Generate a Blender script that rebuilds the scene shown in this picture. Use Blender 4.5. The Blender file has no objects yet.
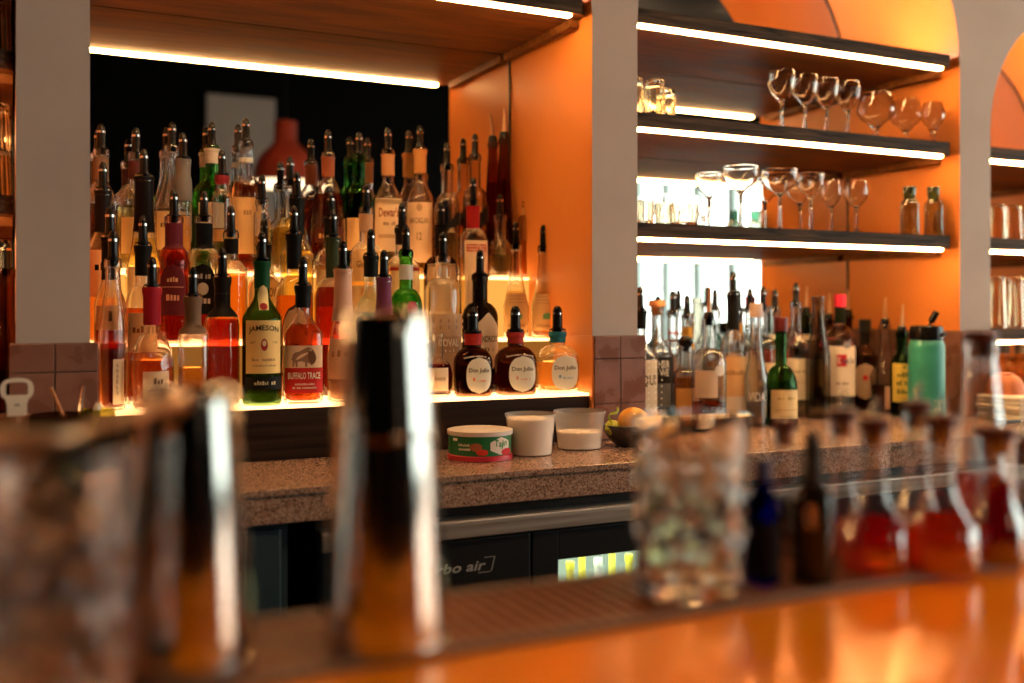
import bpy, bmesh, math, random
from math import sin, cos, tan, atan, pi, sqrt, radians
from mathutils import Vector, Matrix
random.seed(7)
scene = bpy.context.scene
col = scene.collection

# ------------------------------------------------------------------ camera model
F = 1031.0                      # focal length in pixels of a 1024 px wide frame
TH = radians(26.01)             # camera is turned to the right of the bar wall's normal
V0 = 309.0                      # horizon row
CH = 1.21                       # camera height
CT, ST = cos(TH), sin(TH)
def zc(u, Y): return Y / (CT - (u - 512) / F * ST)
def wx(u, Y): return Y * tan(atan((u - 512) / F) + TH)
def hz(u, v, Y): return CH + (V0 - v) / F * zc(u, Y)
def mt(u, Y, n): return n / F * zc(u, Y)

cam_d = bpy.data.cameras.new('camera'); cam = bpy.data.objects.new('camera', cam_d); col.objects.link(cam)
cam.location = (0, 0, CH); cam.rotation_euler = (pi / 2, 0, -TH)
cam_d.sensor_width = 36; cam_d.lens = F / 1024 * 36
cam_d.shift_y = -(341.5 - V0) / 1024
cam_d.clip_start = .02
cam_d.dof.use_dof = True; cam_d.dof.focus_distance = 2.08; cam_d.dof.aperture_fstop = 1.55
scene.camera = cam

# ------------------------------------------------------------------ plan of the place (metres)
WY = 2.0                        # front of the bar wall
MY = 2.417                      # mirror plane at the back of the niches
P0L, P0R, P1L, P1R, P2L, P2R = .011, .131, 1.176, 1.296, 2.341, 2.461
CTOP = CH - .2946               # back counter top
T1, T2, T3 = CH - .188, CH - .07, CH + .0785   # lit steps
BAR = CH - .255                 # front bar top
CEIL = 3.3
SPR = CH + .66                  # spring of the arches
ROOM_X0, ROOM_X1, ROOM_Y0 = -3.0, 5.2, -3.5

# ------------------------------------------------------------------ mesh builder
class MB:
    def __init__(s): s.v = []; s.f = []; s.m = []
    def quad(s, a, b, c, d, m=0):
        i = len(s.v); s.v += [a, b, c, d]; s.f.append((i, i+1, i+2, i+3)); s.m.append(m)
    def poly(s, pts, m=0):
        i = len(s.v); s.v += list(pts); s.f.append(tuple(range(i, i+len(pts)))); s.m.append(m)
    def box(s, x0, x1, y0, y1, z0, z1, m=0):
        i = len(s.v)
        s.v += [(x0,y0,z0),(x1,y0,z0),(x1,y1,z0),(x0,y1,z0),(x0,y0,z1),(x1,y0,z1),(x1,y1,z1),(x0,y1,z1)]
        for q in ((0,3,2,1),(4,5,6,7),(0,1,5,4),(1,2,6,5),(2,3,7,6),(3,0,4,7)):
            s.f.append(tuple(i+k for k in q)); s.m.append(m)
    def rings(s, rs, m=0, closed=True, cap0=False, cap1=False):
        # rs: list of rings, each a list of points (same count)
        n = len(rs[0]); i = len(s.v)
        for r in rs: s.v += r
        for k in range(len(rs)-1):
            for j in range(n if closed else n-1):
                a = i+k*n+j; b = i+k*n+(j+1) % n
                s.f.append((a, b, b+n, a+n)); s.m.append(m)
        if cap0: s.f.append(tuple(i+j for j in reversed(range(n)))); s.m.append(m)
        if cap1: s.f.append(tuple(i+(len(rs)-1)*n+j for j in range(n))); s.m.append(m)
    def lathe(s, prof, seg=28, m=0, sq=None, fy=1.0, cx=0, cy=0, cap0=True, cap1=True, mod=None):
        rs = []
        for k, p in enumerate(prof):
            r, z = p[0], p[1]; q = p[2] if len(p) > 2 else 2.0
            ring = []
            for j in range(seg):
                a = 2*pi*(j+.5)/seg
                rr = r*sup(a, q)
                if mod: rr += mod(a, z)
                yy = fy if q > 2.01 or fy == 1 else (1+(fy-1)*(p[3] if len(p) > 3 else 0))
                if len(p) > 3: yy = 1+(fy-1)*p[3]
                ring.append((cx+rr*sin(a), cy-rr*cos(a)*yy, z))
            rs.append(ring)
        for r_ in rs: pass
        # rings wind: a grows from -Y towards +X : counter-clockwise seen from above
        s.rings(rs, m, True, cap0, cap1)
    def tube(s, pts, r, seg=10, m=0):
        rr = r if isinstance(r, (list, tuple)) else [r]*len(pts)
        P = [Vector(p) for p in pts]; rs = []
        for k, p in enumerate(P):
            d = (P[min(k+1, len(P)-1)] - P[max(k-1, 0)]).normalized()
            ref = Vector((0,0,1)) if abs(d.z) < .9 else Vector((1,0,0))
            a = d.cross(ref).normalized(); b = d.cross(a).normalized()
            rs.append([tuple(p + rr[k]*(cos(2*pi*j/seg)*a + sin(2*pi*j/seg)*b)) for j in range(seg)])
        s.rings(rs, m, True, True, True)
    def build(s, name, mats, parent=None, smooth=True, ang=38, loc=None, rot=None, bevel=0, nrm=True):
        me = bpy.data.meshes.new(name)
        me.from_pydata([tuple(v) for v in s.v], [], s.f)
        mats = mats if isinstance(mats, (list, tuple)) else [mats]
        for m in mats: me.materials.append(m)
        me.polygons.foreach_set('material_index', s.m)
        if nrm:
            bm = bmesh.new(); bm.from_mesh(me); bmesh.ops.recalc_face_normals(bm, faces=bm.faces); bm.to_mesh(me); bm.free()
        if smooth:
            me.shade_smooth(); me.set_sharp_from_angle(angle=radians(ang))
        me.update()
        o = bpy.data.objects.new(name, me); col.objects.link(o)
        if parent: o.parent = parent
        if loc: o.location = loc
        if rot: o.rotation_euler = rot
        if bevel:
            b = o.modifiers.new('bevel', 'BEVEL'); b.width = bevel; b.segments = 2; b.limit_method = 'ANGLE'
        return o

def sup(a, n):
    if n <= 2.001: return 1.0
    return (abs(sin(a))**n + abs(cos(a))**n)**(-1.0/n)

def tag(o, label=None, cat=None, group=None, kind=None):
    if label: o['label'] = label
    if cat: o['category'] = cat
    if group: o['group'] = group
    if kind: o['kind'] = kind
    return o
def thing(name, label, cat, loc=(0,0,0), rz=0, group=None):
    o = bpy.data.objects.new(name, None); col.objects.link(o); o.empty_display_size = .05
    o.location = loc; o.rotation_euler = (0, 0, rz)
    return tag(o, label, cat, group)
def struct(o): o['kind'] = 'structure'; return o

# ------------------------------------------------------------------ materials
M = {}
def newmat(name):
    m = bpy.data.materials.new(name); m.use_nodes = True
    nt = m.node_tree; nt.nodes.clear()
    out = nt.nodes.new('ShaderNodeOutputMaterial')
    return m, nt, out
def N(nt, t, **kw):
    n = nt.nodes.new(t)
    for k, v in kw.items():
        if k in n.inputs: n.inputs[k].default_value = v
        else: setattr(n, k, v)
    return n
def c4(c): return (c[0], c[1], c[2], 1)
def pbr(c, rough=.5, metal=0, coat=0, name='paint', emit=None, es=0, spec=.5):
    key = ('p', tuple(c), rough, metal, coat, emit, es, spec)
    if key in M: return M[key]
    m, nt, out = newmat(name)
    b = N(nt, 'ShaderNodeBsdfPrincipled')
    b.inputs['Base Color'].default_value = c4(c); b.inputs['Roughness'].default_value = rough
    b.inputs['Metallic'].default_value = metal; b.inputs['Coat Weight'].default_value = coat
    b.inputs['Specular IOR Level'].default_value = spec
    if emit: b.inputs['Emission Color'].default_value = c4(emit); b.inputs['Emission Strength'].default_value = es
    nt.links.new(b.outputs[0], out.inputs[0]); M[key] = m
    return m
def noisy(c1, c2, scale=(8,8,8), rough=.5, rough2=None, metal=0, bump=0, detail=5, name='surface', coat=0, ramp=(.35,.65), dist=0, spec=.5):
    m, nt, out = newmat(name)
    tc = N(nt, 'ShaderNodeTexCoord'); mp = N(nt, 'ShaderNodeMapping'); mp.inputs['Scale'].default_value = scale
    nz = N(nt, 'ShaderNodeTexNoise'); nz.inputs['Scale'].default_value = 1; nz.inputs['Detail'].default_value = detail; nz.inputs['Distortion'].default_value = dist
    cr = N(nt, 'ShaderNodeValToRGB'); e = cr.color_ramp.elements
    e[0].position, e[1].position = ramp; e[0].color = c4(c1); e[1].color = c4(c2)
    b = N(nt, 'ShaderNodeBsdfPrincipled'); b.inputs['Roughness'].default_value = rough; b.inputs['Metallic'].default_value = metal; b.inputs['Coat Weight'].default_value = coat; b.inputs['Specular IOR Level'].default_value = spec
    L = nt.links.new
    L(tc.outputs['Object'], mp.inputs[0]); L(mp.outputs[0], nz.inputs['Vector']); L(nz.outputs['Fac'], cr.inputs[0]); L(cr.outputs[0], b.inputs['Base Color'])
    if rough2 is not None:
        mr = N(nt, 'ShaderNodeMapRange'); mr.inputs[1].default_value = .35; mr.inputs[2].default_value = .65; mr.inputs[3].default_value = rough; mr.inputs[4].default_value = rough2
        L(nz.outputs['Fac'], mr.inputs[0]); L(mr.outputs[0], b.inputs['Roughness'])
    if bump:
        bp = N(nt, 'ShaderNodeBump'); bp.inputs['Strength'].default_value = bump; bp.inputs['Distance'].default_value = .002
        L(nz.outputs['Fac'], bp.inputs['Height']); L(bp.outputs[0], b.inputs['Normal'])
    L(b.outputs[0], out.inputs[0])
    return m
def emis(c, s, name='glow'):
    m, nt, out = newmat(name)
    e = N(nt, 'ShaderNodeEmission'); e.inputs[0].default_value = c4(c); e.inputs[1].default_value = s
    nt.links.new(e.outputs[0], out.inputs[0]); return m
def thin(c, name='bottle_glass', edge=.55, rough=.02, gl=1.0, ior=1.6):
    """blown glass wall: light passes, tinted more where the wall is seen edge-on, and the surface reflects"""
    key = ('t', tuple(c), edge, rough, gl, ior)
    if key in M: return M[key]
    m, nt, out = newmat(name); L = nt.links.new
    lw = N(nt, 'ShaderNodeLayerWeight'); lw.inputs[0].default_value = .35
    mx = N(nt, 'ShaderNodeMix', data_type='RGBA')
    s = [max(x, 1e-4)**.5 for x in c]
    mx.inputs[6].default_value = c4(s); mx.inputs[7].default_value = c4([x*edge*(.5+.5*x) for x in s])
    tr = N(nt, 'ShaderNodeBsdfTransparent'); g = N(nt, 'ShaderNodeBsdfGlossy'); g.inputs['Roughness'].default_value = rough
    g.inputs[0].default_value = (gl, gl, gl, 1)
    # a thin wall reflects alike from both sides: Schlick's curve on the facing angle
    lf = N(nt, 'ShaderNodeLayerWeight'); lf.inputs[0].default_value = .5
    pw = N(nt, 'ShaderNodeMath', operation='POWER'); pw.inputs[1].default_value = 4.0; L(lf.outputs['Facing'], pw.inputs[0])
    f0 = ((ior-1)/(ior+1))**2*1.9
    fr = N(nt, 'ShaderNodeMath', operation='MULTIPLY_ADD'); fr.inputs[1].default_value = .9-f0; fr.inputs[2].default_value = f0; L(pw.outputs[0], fr.inputs[0])
    ms = N(nt, 'ShaderNodeMixShader')
    L(lw.outputs['Facing'], mx.inputs[0]); L(mx.outputs[2], tr.inputs[0]); L(fr.outputs[0], ms.inputs[0]); L(tr.outputs[0], ms.inputs[1]); L(g.outputs[0], ms.inputs[2])
    L(ms.outputs[0], out.inputs[0]); M[key] = m
    return m
def liquid(c, name='liquor', mixf=.85, glow=.06):
    key = ('l', tuple(c), mixf, glow)
    if key in M: return M[key]
    m, nt, out = newmat(name); L = nt.links.new
    s = [max(x, 1e-4)**.5 for x in c]
    tr = N(nt, 'ShaderNodeBsdfTransparent'); tr.inputs[0].default_value = c4(s)
    rf = N(nt, 'ShaderNodeBsdfRefraction'); rf.inputs[0].default_value = c4(s); rf.inputs['IOR'].default_value = 1.33; rf.inputs['Roughness'].default_value = 0
    a = N(nt, 'ShaderNodeMixShader'); a.inputs[0].default_value = mixf
    tl = N(nt, 'ShaderNodeBsdfTranslucent'); tl.inputs[0].default_value = c4([min(1, x*1.0) for x in c]); b = N(nt, 'ShaderNodeMixShader'); b.inputs[0].default_value = glow
    L(tr.outputs[0], a.inputs[1]); L(rf.outputs[0], a.inputs[2]); L(a.outputs[0], b.inputs[1]); L(tl.outputs[0], b.inputs[2]); L(b.outputs[0], out.inputs[0]); M[key] = m
    return m
def shellglass(c, name='bottle_glass', mixf=.9):
    """glass of a two-walled bottle (outer and inner face modelled): mostly refracting, partly letting light straight through"""
    key = ('s', tuple(c), mixf)
    if key in M: return M[key]
    m, nt, out = newmat(name); L = nt.links.new
    s = [max(x, 1e-4)**.25 for x in c]
    tr = N(nt, 'ShaderNodeBsdfTransparent'); tr.inputs[0].default_value = c4(s)
    g = N(nt, 'ShaderNodeBsdfGlass'); g.inputs[0].default_value = c4(s); g.inputs['IOR'].default_value = 1.5; g.inputs['Roughness'].default_value = 0
    a = N(nt, 'ShaderNodeMixShader'); a.inputs[0].default_value = mixf
    L(tr.outputs[0], a.inputs[1]); L(g.outputs[0], a.inputs[2]); L(a.outputs[0], out.inputs[0]); M[key] = m
    return m
def realglass(c=(1,1,1), rough=0, ior=1.48, name='glass'):
    key = ('g', tuple(c), rough, ior)
    if key in M: return M[key]
    m, nt, out = newmat(name)
    g = N(nt, 'ShaderNodeBsdfGlass'); g.inputs[0].default_value = c4(c); g.inputs['Roughness'].default_value = rough; g.inputs['IOR'].default_value = ior
    nt.links.new(g.outputs[0], out.inputs[0]); M[key] = m
    return m

BLACK = pbr((.006,.006,.006), .22, spec=.3, name='black_plastic')
CHROME = pbr((.75,.73,.7), .18, 1, name='chrome')
COPPER = pbr((.90,.56,.34), .42, .7, name='copper')
STEEL = noisy((.42,.37,.32), (.62,.56,.50), (3,3,120), .3, .4, .7, name='brushed_steel')
WOOD = noisy((.05,.028,.016), (.16,.10,.06), (3,30,30), .42, .6, name='dark_oak', bump=.3, dist=1.2)
WOODF = noisy((.010,.006,.004), (.105,.066,.040), (3.5,70,70), .6, .75, name='fumed_oak', bump=.4, dist=1.5, spec=.15)
DARKWOOD = noisy((.012,.006,.004), (.035,.018,.011), (2,40,60), .5, name='ebony_wood', spec=.12)
ACRYLD = emis((1,.34,.05), .28, 'dim_acrylic_face')
WOODU = noisy((.10,.034,.010),(.22,.082,.024),(3,26,26),.5,.62,name='led_tinted_wood',dist=1.2,spec=.12)  # warm LED bounce painted into the wood colour as orange-brown
PLASTER = noisy((.46,.39,.345), (.50,.43,.385), (5,5,5), .75, name='grey_plaster', bump=.06)
ORANGE = noisy((.80,.255,.048), (.85,.285,.060), (3,3,2), .33, .42, name='orange_lacquer')
MIRROR = pbr((.86,.86,.84), .0, 1, name='mirror_silver')
LED = emis((1,.56,.21), 62.0, 'led_diffuser')
LEDUP = emis((1,.70,.46), 105.0, 'uplight_diffuser')
ACRYL = emis((1,.50,.18), 4.2, 'lit_acrylic')
ACRYLF = emis((1,.40,.07), 1.0, 'lit_acrylic_face')
GRANITE = None
def make_granite():
    m, nt, out = newmat('pink_granite'); L = nt.links.new
    tc = N(nt, 'ShaderNodeTexCoord')
    v = N(nt, 'ShaderNodeTexVoronoi'); v.inputs['Scale'].default_value = 400
    cr = N(nt, 'ShaderNodeValToRGB'); el = cr.color_ramp.elements
    el[0].position = 0; el[0].color = (.06,.032,.022,1); el[1].position = 1; el[1].color = (.50,.33,.24,1)
    for p, c in ((.25,(.25,.135,.09)),(.55,(.34,.195,.135)),(.8,(.36,.25,.19))):
        q = el.new(p); q.color = c4(c)
    sx = N(nt, 'ShaderNodeSeparateColor')
    b = N(nt, 'ShaderNodeBsdfPrincipled'); b.inputs['Roughness'].default_value = .22
    L(tc.outputs['Object'], v.inputs['Vector']); L(v.outputs['Color'], sx.inputs[0]); L(sx.outputs[0], cr.inputs[0]); L(cr.outputs[0], b.inputs['Base Color']); L(b.outputs[0], out.inputs[0])
    return m
GRANITE = make_granite()
TILE = noisy((.19,.080,.055), (.27,.125,.09), (14,14,14), .14, .5, name='glazed_tile', bump=.5, spec=.35)
GROUT = pbr((.12,.075,.06), .9, name='grout')
PAPER = (.78,.68,.52)

# ------------------------------------------------------------------ lettering
_txt = {}
def text_geo(s):
    if s in _txt: return _txt[s]
    cu = bpy.data.curves.new('t', 'FONT'); cu.body = s; cu.size = 1; cu.resolution_u = 2; cu.offset = .02
    cu.align_x = 'CENTER'
    ob = bpy.data.objects.new('t', cu); col.objects.link(ob)
    me = bpy.data.meshes.new_from_object(ob)
    vs = [(v.co.x, v.co.y) for v in me.vertices]; fs = [tuple(p.vertices) for p in me.polygons]
    bpy.data.objects.remove(ob); bpy.data.curves.remove(cu); bpy.data.meshes.remove(me)
    if vs:
        x0 = min(v[0] for v in vs); x1 = max(v[0] for v in vs); y0 = min(v[1] for v in vs); y1 = max(v[1] for v in vs)
    else: x0, x1, y0, y1 = 0, 1, 0, 1
    vs = [((x-(x0+x1)/2)/(x1-x0), (y-(y0+y1)/2)/(y1-y0)) for x, y in vs]
    _txt[s] = (vs, fs, (x1-x0)/(y1-y0)); return _txt[s]
# ------------------------------------------------------------------ bottles
def lerp(a, b, t): return a+(b-a)*t
def bprof(R, H, rn, zb, zn, kind, bt=1.0, sq=2.0, fl=True, inset=0.0, top=None):
    """outline of a bottle: (radius, height, squareness, flatness weight)"""
    R2, r2 = R-inset, rn-inset*.8
    P = []
    if kind == 'bulb':
        c = zb*H; a0 = c; n = 14
        P.append((R2*bt*.92, inset*2, sq, 1))
        for k in range(n+1):
            z = lerp(.006, zn*H, k/n)
            if z < c: t = (c-z)/c; r = lerp(R2, R2*bt, t**2.4)
            else: t = (z-c)/(zn*H-c); r = r2+(R2-r2)*max(0, 1-t**2.3)**.75
            P.append((r, z+inset, lerp(sq, 2, max(0, (z-c)/(zn*H-c)) if z > c else 0), 1-max(0, (z-c)/(zn*H-c)) if z > c else 1))
    else:
        P += [(R2*bt*.90, inset*2, sq, 1), (R2*bt*.985, .004+inset*2, sq, 1), (R2*bt, .010+inset*2, sq, 1)]
        for k in range(1, 7):
            P.append((lerp(R2*bt, R2, k/6), lerp(.010+inset*2, zb*H, k/6), sq, 1))
        n = 12
        for k in range(1, n+1):
            t = k/n; z = lerp(zb*H, zn*H, t)
            if kind == 'S': w = 1-(3*t*t-2*t**3)
            elif kind == 'dome': w = max(0, 1-t**2.2)**.7
            elif kind == 'cone': w = 1-t
            elif kind == 'sweep': w = (1-t)**1.7
            P.append((r2+(R2-r2)*w, z, lerp(sq, 2, t), 1-t))
    if top is not None:
        Q = [p for p in P if p[1] < top*H-.0005]
        # interpolate a level surface
        nxt = next((p for p in P if p[1] >= top*H-.0005), None)
        if nxt is None: Q.append((r2, top*H, 2, 0))
        else:
            a = Q[-1]; t = (top*H-a[1])/max(1e-6, nxt[1]-a[1])
            Q.append(tuple(lerp(a[i], nxt[i], t) if i != 1 else top*H for i in range(4)))
        return Q
    P += [(rn, H*.90, 2, 0), (rn, H-.016, 2, 0), (rn*1.02, H-.0155, 2, 0), (rn+.0022, H-.014, 2, 0), (rn+.0022, H-.004, 2, 0), (rn+.001, H, 2, 0)]
    Q = [P[0]]
    for p in P[1:]:
        if p[1] > Q[-1][1]-1e-6: Q.append(p)
    return Q
def rad_at(P, z):
    for a, b in zip(P, P[1:]):
        if a[1] <= z <= b[1]:
            t = (z-a[1])/max(1e-6, b[1]-a[1]); return (lerp(a[0], b[0], t), lerp(a[2], b[2], t) if len(a) > 2 else 2, lerp(a[3], b[3], t) if len(a) > 3 else 0)
    return (P[-1][0], 2, 0)
def surf(P, s, z, fy, off):
    r, q, fw = rad_at(P, z)
    yy = 1+(fy-1)*fw
    if q > 2.6:
        xm = min(abs(s), r*.985); lo, hi = 0.0, pi/2
        for _ in range(22):
            mid = (lo+hi)/2
            if r*sup(mid, q)*sin(mid) < xm: lo = mid
            else: hi = mid
        a = (lo+hi)/2*(1 if s >= 0 else -1)
    else: a = s/max(r, 1e-4)
    rr = r*sup(a, q)+off
    return (rr*sin(a), -rr*cos(a)*yy - (off*.4 if yy < 1 else 0), z)
def shape_w(kind, t):
    if kind == 'oval': return sqrt(max(0, 1-abs(t)**2.6))
    if kind == 'diamond': return min(1, 1.75*(1-abs(t))+.06)
    if kind == 'arch': return 1 if t < .1 else sqrt(max(0, 1-((t-.1)/.9)**2))
    if kind == 'disc': return sqrt(max(0, 1-t*t))
    return 1
def label_mesh(P, fy, layers, s0=0.0):
    """layers: ('patch', zc, h, halfw, color, shape[, s]) or ('text', string, zc, width, height|None, color[, s]) in metres"""
    mb = MB(); mats = []; off = .0005
    def mi(c, rough=.55):
        m = pbr(c if max(c) > .06 else [q*.4 for q in c], rough, name='label_print', spec=.12)
        if m not in mats: mats.append(m)
        return mats.index(m)
    for L in layers:
        if L[0] == 'patch':
            _, z, h, hw, c, sh = L[:6]; sc = (L[6] if len(L) > 6 else 0)+s0
            k = mi(c); nx, nz = 12, (14 if sh != 'rect' else 6)
            grid = []
            for j in range(nz+1):
                t = -1+2*j/nz; w = shape_w(sh, t)
                grid.append([surf(P, sc+hw*w*(-1+2*i/nx), z+t*h/2, fy, off) for i in range(nx+1)])
            mb.rings(grid, k, closed=False)
        elif L[0] == 'poly':
            _, pts, z, w, h, c = L[:6]; sc = (L[6] if len(L) > 6 else 0)+s0
            i0 = len(mb.v); mb.v += [surf(P, sc+x*w, z+y*h, fy, off) for x, y in pts]; mb.f.append(tuple(range(i0, i0+len(pts)))); mb.m.append(mi(c))
        elif L[0] == 'scr':
            _, s, z, w, h, c = L[:6]; sc = (L[6] if len(L) > 6 else 0)+s0
            k = mi(c); rg = random.Random(int(z*1e5)); x = -w/2; arc = L[7] if len(L) > 7 else 0
            while x < w/2:
                b = h*rg.uniform(.2, .5)
                if rg.random() < .86:
                    hh_ = h*rg.uniform(.55, 1)
                    mb.rings([[surf(P, sc+x+i*b, z+dz-arc*(2*x/w)**2, fy, off) for i in (0, 1)] for dz in (-h/2, -h/2+hh_)], k, closed=False)
                x += b+h*.16
        else:
            _, s, z, w, h, c = L[:6]; sc = (L[6] if len(L) > 6 else 0)+s0
            vs, fs, asp = text_geo(s)
            if h is None: h = w/asp
            k = mi(c); i0 = len(mb.v)
            arc = L[7] if len(L) > 7 else 0
            for x, y in vs: mb.v.append(surf(P, sc+x*w, z+y*h-arc*(2*x)**2, fy, off))
            for f in fs: mb.f.append(tuple(i0+q for q in f)); mb.m.append(k)
        off += .00035
    return mb, mats

BUF = [(-.50,-.10),(-.46,.12),(-.36,.24),(-.20,.28),(-.05,.38),(.10,.48),(.24,.46),(.36,.34),(.44,.16),(.48,-.04),(.44,-.22),(.36,-.34),(.27,-.40),(.22,-.30),(.12,-.26),(.10,-.48),(.03,-.48),(.02,-.24),(-.14,-.20),(-.26,-.22),(-.27,-.48),(-.34,-.48),(-.36,-.22),(-.42,-.48),(-.47,-.48),(-.45,-.2)]
BUFH = [(.14,.30),(.26,.36),(.36,.24),(.42,.08),(.43,-.14),(.35,-.30),(.27,-.36),(.20,-.22),(.15,-.02)]
POUR = {}
def pour_meshes():
    mb = MB(); mb.lathe([(.0095,-.012),(.0098,0),(.0142,0),(.0146,.0012),(.0142,.003),(.0098,.0035),(.0088,.008),(.0084,.030),(.0088,.0305),(.0088,.034),(.0076,.0345),(.0076,.039),(.0084,.0395),(.0078,.046),(.0058,.051),(.0036,.054)], 16)
    a = mb.build('pourer', BLACK)
    mb = MB(); mb.lathe([(.0080,.0340),(.0090,.0345),(.0090,.0390),(.0080,.0395)], 16); b = mb.build('metal_band', CHROME)
    mb = MB(); mb.lathe([(.0090,-.014),(.0098,0),(.0128,.0005),(.0128,.006),(.011,.014),(.009,.017)], 16); c = mb.build('pourer', BLACK)
    mb = MB(); mb.tube([(0,0,.016),(0,-.0005,.03),(0,-.003,.05),(0,-.008,.068),(0,-.011,.075)], [.0055,.0052,.0042,.0032,.0028], 10); d = mb.build('spout', COPPER)
    for k, o in zip(('pourer','metal_band','stopper','spout'), (a, b, c, d)):
        POUR[k] = o.data; bpy.data.objects.remove(o)
pour_meshes()
def add_pourer(root, z, kind, sc=1.0):
    a = bpy.data.objects.new('pourer', POUR['pourer' if kind == 'pour' else 'stopper']); col.objects.link(a); a.parent = root; a.location = (0,0,z); a.scale = (sc, sc, 1)
    b = bpy.data.objects.new('metal_band' if kind == 'pour' else 'spout', POUR['metal_band' if kind == 'pour' else 'spout']); col.objects.link(b); b.parent = a
    return a
SHAPES = {   # zb, zn, kind, bottom taper, neck radius, squareness, flatness
    'round': (.58,.76,'S',1.0,.0145,2,1), 'dome': (.60,.74,'dome',1.0,.0145,2,1), 'tall': (.52,.86,'sweep',1.0,.0145,2,1),
    'taper': (.50,.90,'S',.90,.0135,2,1), 'square': (.62,.74,'dome',1.0,.0145,5,1), 'flat': (.56,.76,'S',1.0,.0145,3.2,.72),
    'bulb': (.30,.62,'bulb',.80,.0150,2,1), 'tear': (.30,.80,'bulb',.70,.0140,2,1), 'squat': (.50,.76,'dome',.97,.0190,3.4,.8),
    'cone': (.06,.93,'cone',1.0,.0125,2,1), 'straight': (.74,.84,'dome',1.0,.0150,2,1), 'stubby': (.62,.76,'dome',1.0,.0170,2,1),
    'longneck': (.34,.56,'dome',1.0,.0145,2,1), 'gin': (.70,.80,'dome',1.0,.0145,4.5,1), 'wine': (.60,.76,'dome',1.0,.0145,2,1), 'waist': (.40,.80,'sweep',.82,.0145,2,1), 'carafe': (.34,.86,'sweep',.95,.0170,2,1)}
CLEAR = (.97,.975,.96)
placed = []
SPECS = []
def bottle(*a, **k): SPECS.append((a, k))
def make_bottle(u, v, Y, w, base, shape, liq=None, fill=.5, glass=CLEAR, lab=(), foil=None, cap='pour', psc=1.0, label='', group='', rz=None, neck=None, foilband=None, H=None, band=None, name='liquor_bottle', R=None, edge=.55):
    x = wx(u, Y); top = hz(u, v, Y); R = R or mt(u, Y, w)/2
    zb, zn, kind, bt, rn, sq, fy = SHAPES[shape]
    if neck: rn = neck
    rn = min(rn, R*.8)
    cl = {'pour': .054, 'metal': .075, 'cork': .018, 'ball': .026, 'cap': .0, 'none': 0}[cap]
    H = H or top-base-cl
    if rz is None: rz = -atan(x/Y)*(.85 if sq < 2.6 else .75)+random.uniform(-.12, .12)
    root = thing(name, label, 'bottle', (x, Y, base), rz, group)
    placed.append((label, x, Y, R, base, H))
    P = bprof(R, H, rn, zb, zn, kind, bt, sq)
    ns = 28 if sq < 2.6 else 36
    W_ = [(max(.003, p[0]-.0024), p[1]+(.0045 if k < 2 else 0), p[2], p[3]) for k, p in enumerate(P)]
    W_ = [p for k, p in enumerate(W_) if k == 0 or p[1] > W_[0][1]+.0004]
    mb = MB(); mb.lathe(P+W_[::-1], ns, fy=fy)
    mb.build('glass', shellglass(glass), root, ang=50)
    if liq:
        Q = bprof(R, H, rn, zb, zn, kind, bt, sq, inset=.0029, top=fill)
        mb = MB(); mb.lathe(Q, 28 if sq < 2.6 else 36, fy=fy*(.97 if fy < 1 else 1))
        mb.build('liquor', liquid(liq), root, ang=45)
    if lab:
        lay = []
        for L in lab:
            L = list(L)
            if L[0] == 'patch': L[1] *= H; L[2] *= H; L[3] *= R
            else: L[2] *= H; L[3] *= R; L[4] = L[4]*H if L[4] else None
            if len(L) > 6: L[6] *= R
            if len(L) > 7: L[7] *= H
            lay.append(tuple(L))
        lm, mats = label_mesh(P, fy, lay)
        lm.build('label', mats, root, ang=60, nrm=False)
    if foil:
        a, b, c = foil
        pts = []
        for k in range(9):
            z = lerp(a*H, b*H, k/8); r, q, fw = rad_at(P, z); pts.append((r+.0009, z, q, fw))
        mb = MB(); mb.lathe([(pts[0][0]-.0008, pts[0][1], pts[0][2], pts[0][3])]+pts+[(pts[-1][0]-.0008, pts[-1][1]+.0003, 2, 0)], 28, fy=fy, cap0=False, cap1=False)
        mb.build('neck_foil', pbr([q*(.8 if max(c) > .06 else .3) for q in c], .5, name='neck_foil', spec=.1), root, ang=50)
    if cap in ('pour', 'metal'): add_pourer(root, H, cap, psc)
    elif cap == 'cork':
        mb = MB(); mb.lathe([(rn*.9,-.02),(rn*.92,0),(rn*1.45,0),(rn*1.5,.003),(rn*1.5,.015),(rn*1.38,.018)], 18); mb.build('cork_stopper', noisy((.45,.22,.09),(.62,.34,.15),(60,60,60),.8,name='cork'), root, loc=(0,0,H))
    elif cap == 'ball':
        mb = MB(); mb.lathe([(.008,-.012),(.008,0),(.013,.0005),(.017,.006),(.0185,.013),(.017,.02),(.011,.0252),(.004,.0262)], 18); mb.build('ball_stopper', BLACK, root, loc=(0,0,H))
    elif cap == 'cap':
        c = foilband or (.02,.02,.02)
        mb = MB(); mb.lathe([(rn+.0024,H-.034),(rn+.0032,H-.033),(rn+.0032,H+.0005),(rn+.002,H+.002)], 22, cap0=False)
        mb.build('screw_cap', pbr(c, .35, name='cap'), root)
    return root
BL, WH, RD, CR, GDc = (.015,.013,.012), (.85,.82,.74), (.55,.02,.02), (.80,.66,.44), (.62,.36,.08)
AMB, GOLD, DRED, BRN, PALE, WATER = (.85,.28,.03), (1,.55,.1), (.20,.010,.004), (.25,.05,.008), (1,.86,.5), (.97,.97,.93)
DKAMB = (.45,.09,.012); RUBY = (.45,.035,.01)
GLA = 'bottles on the lit steps of the left niche'
B1 = []
Yf, Yb, Ym, Yt = 2.047, 2.125, 2.232, 2.365
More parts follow.
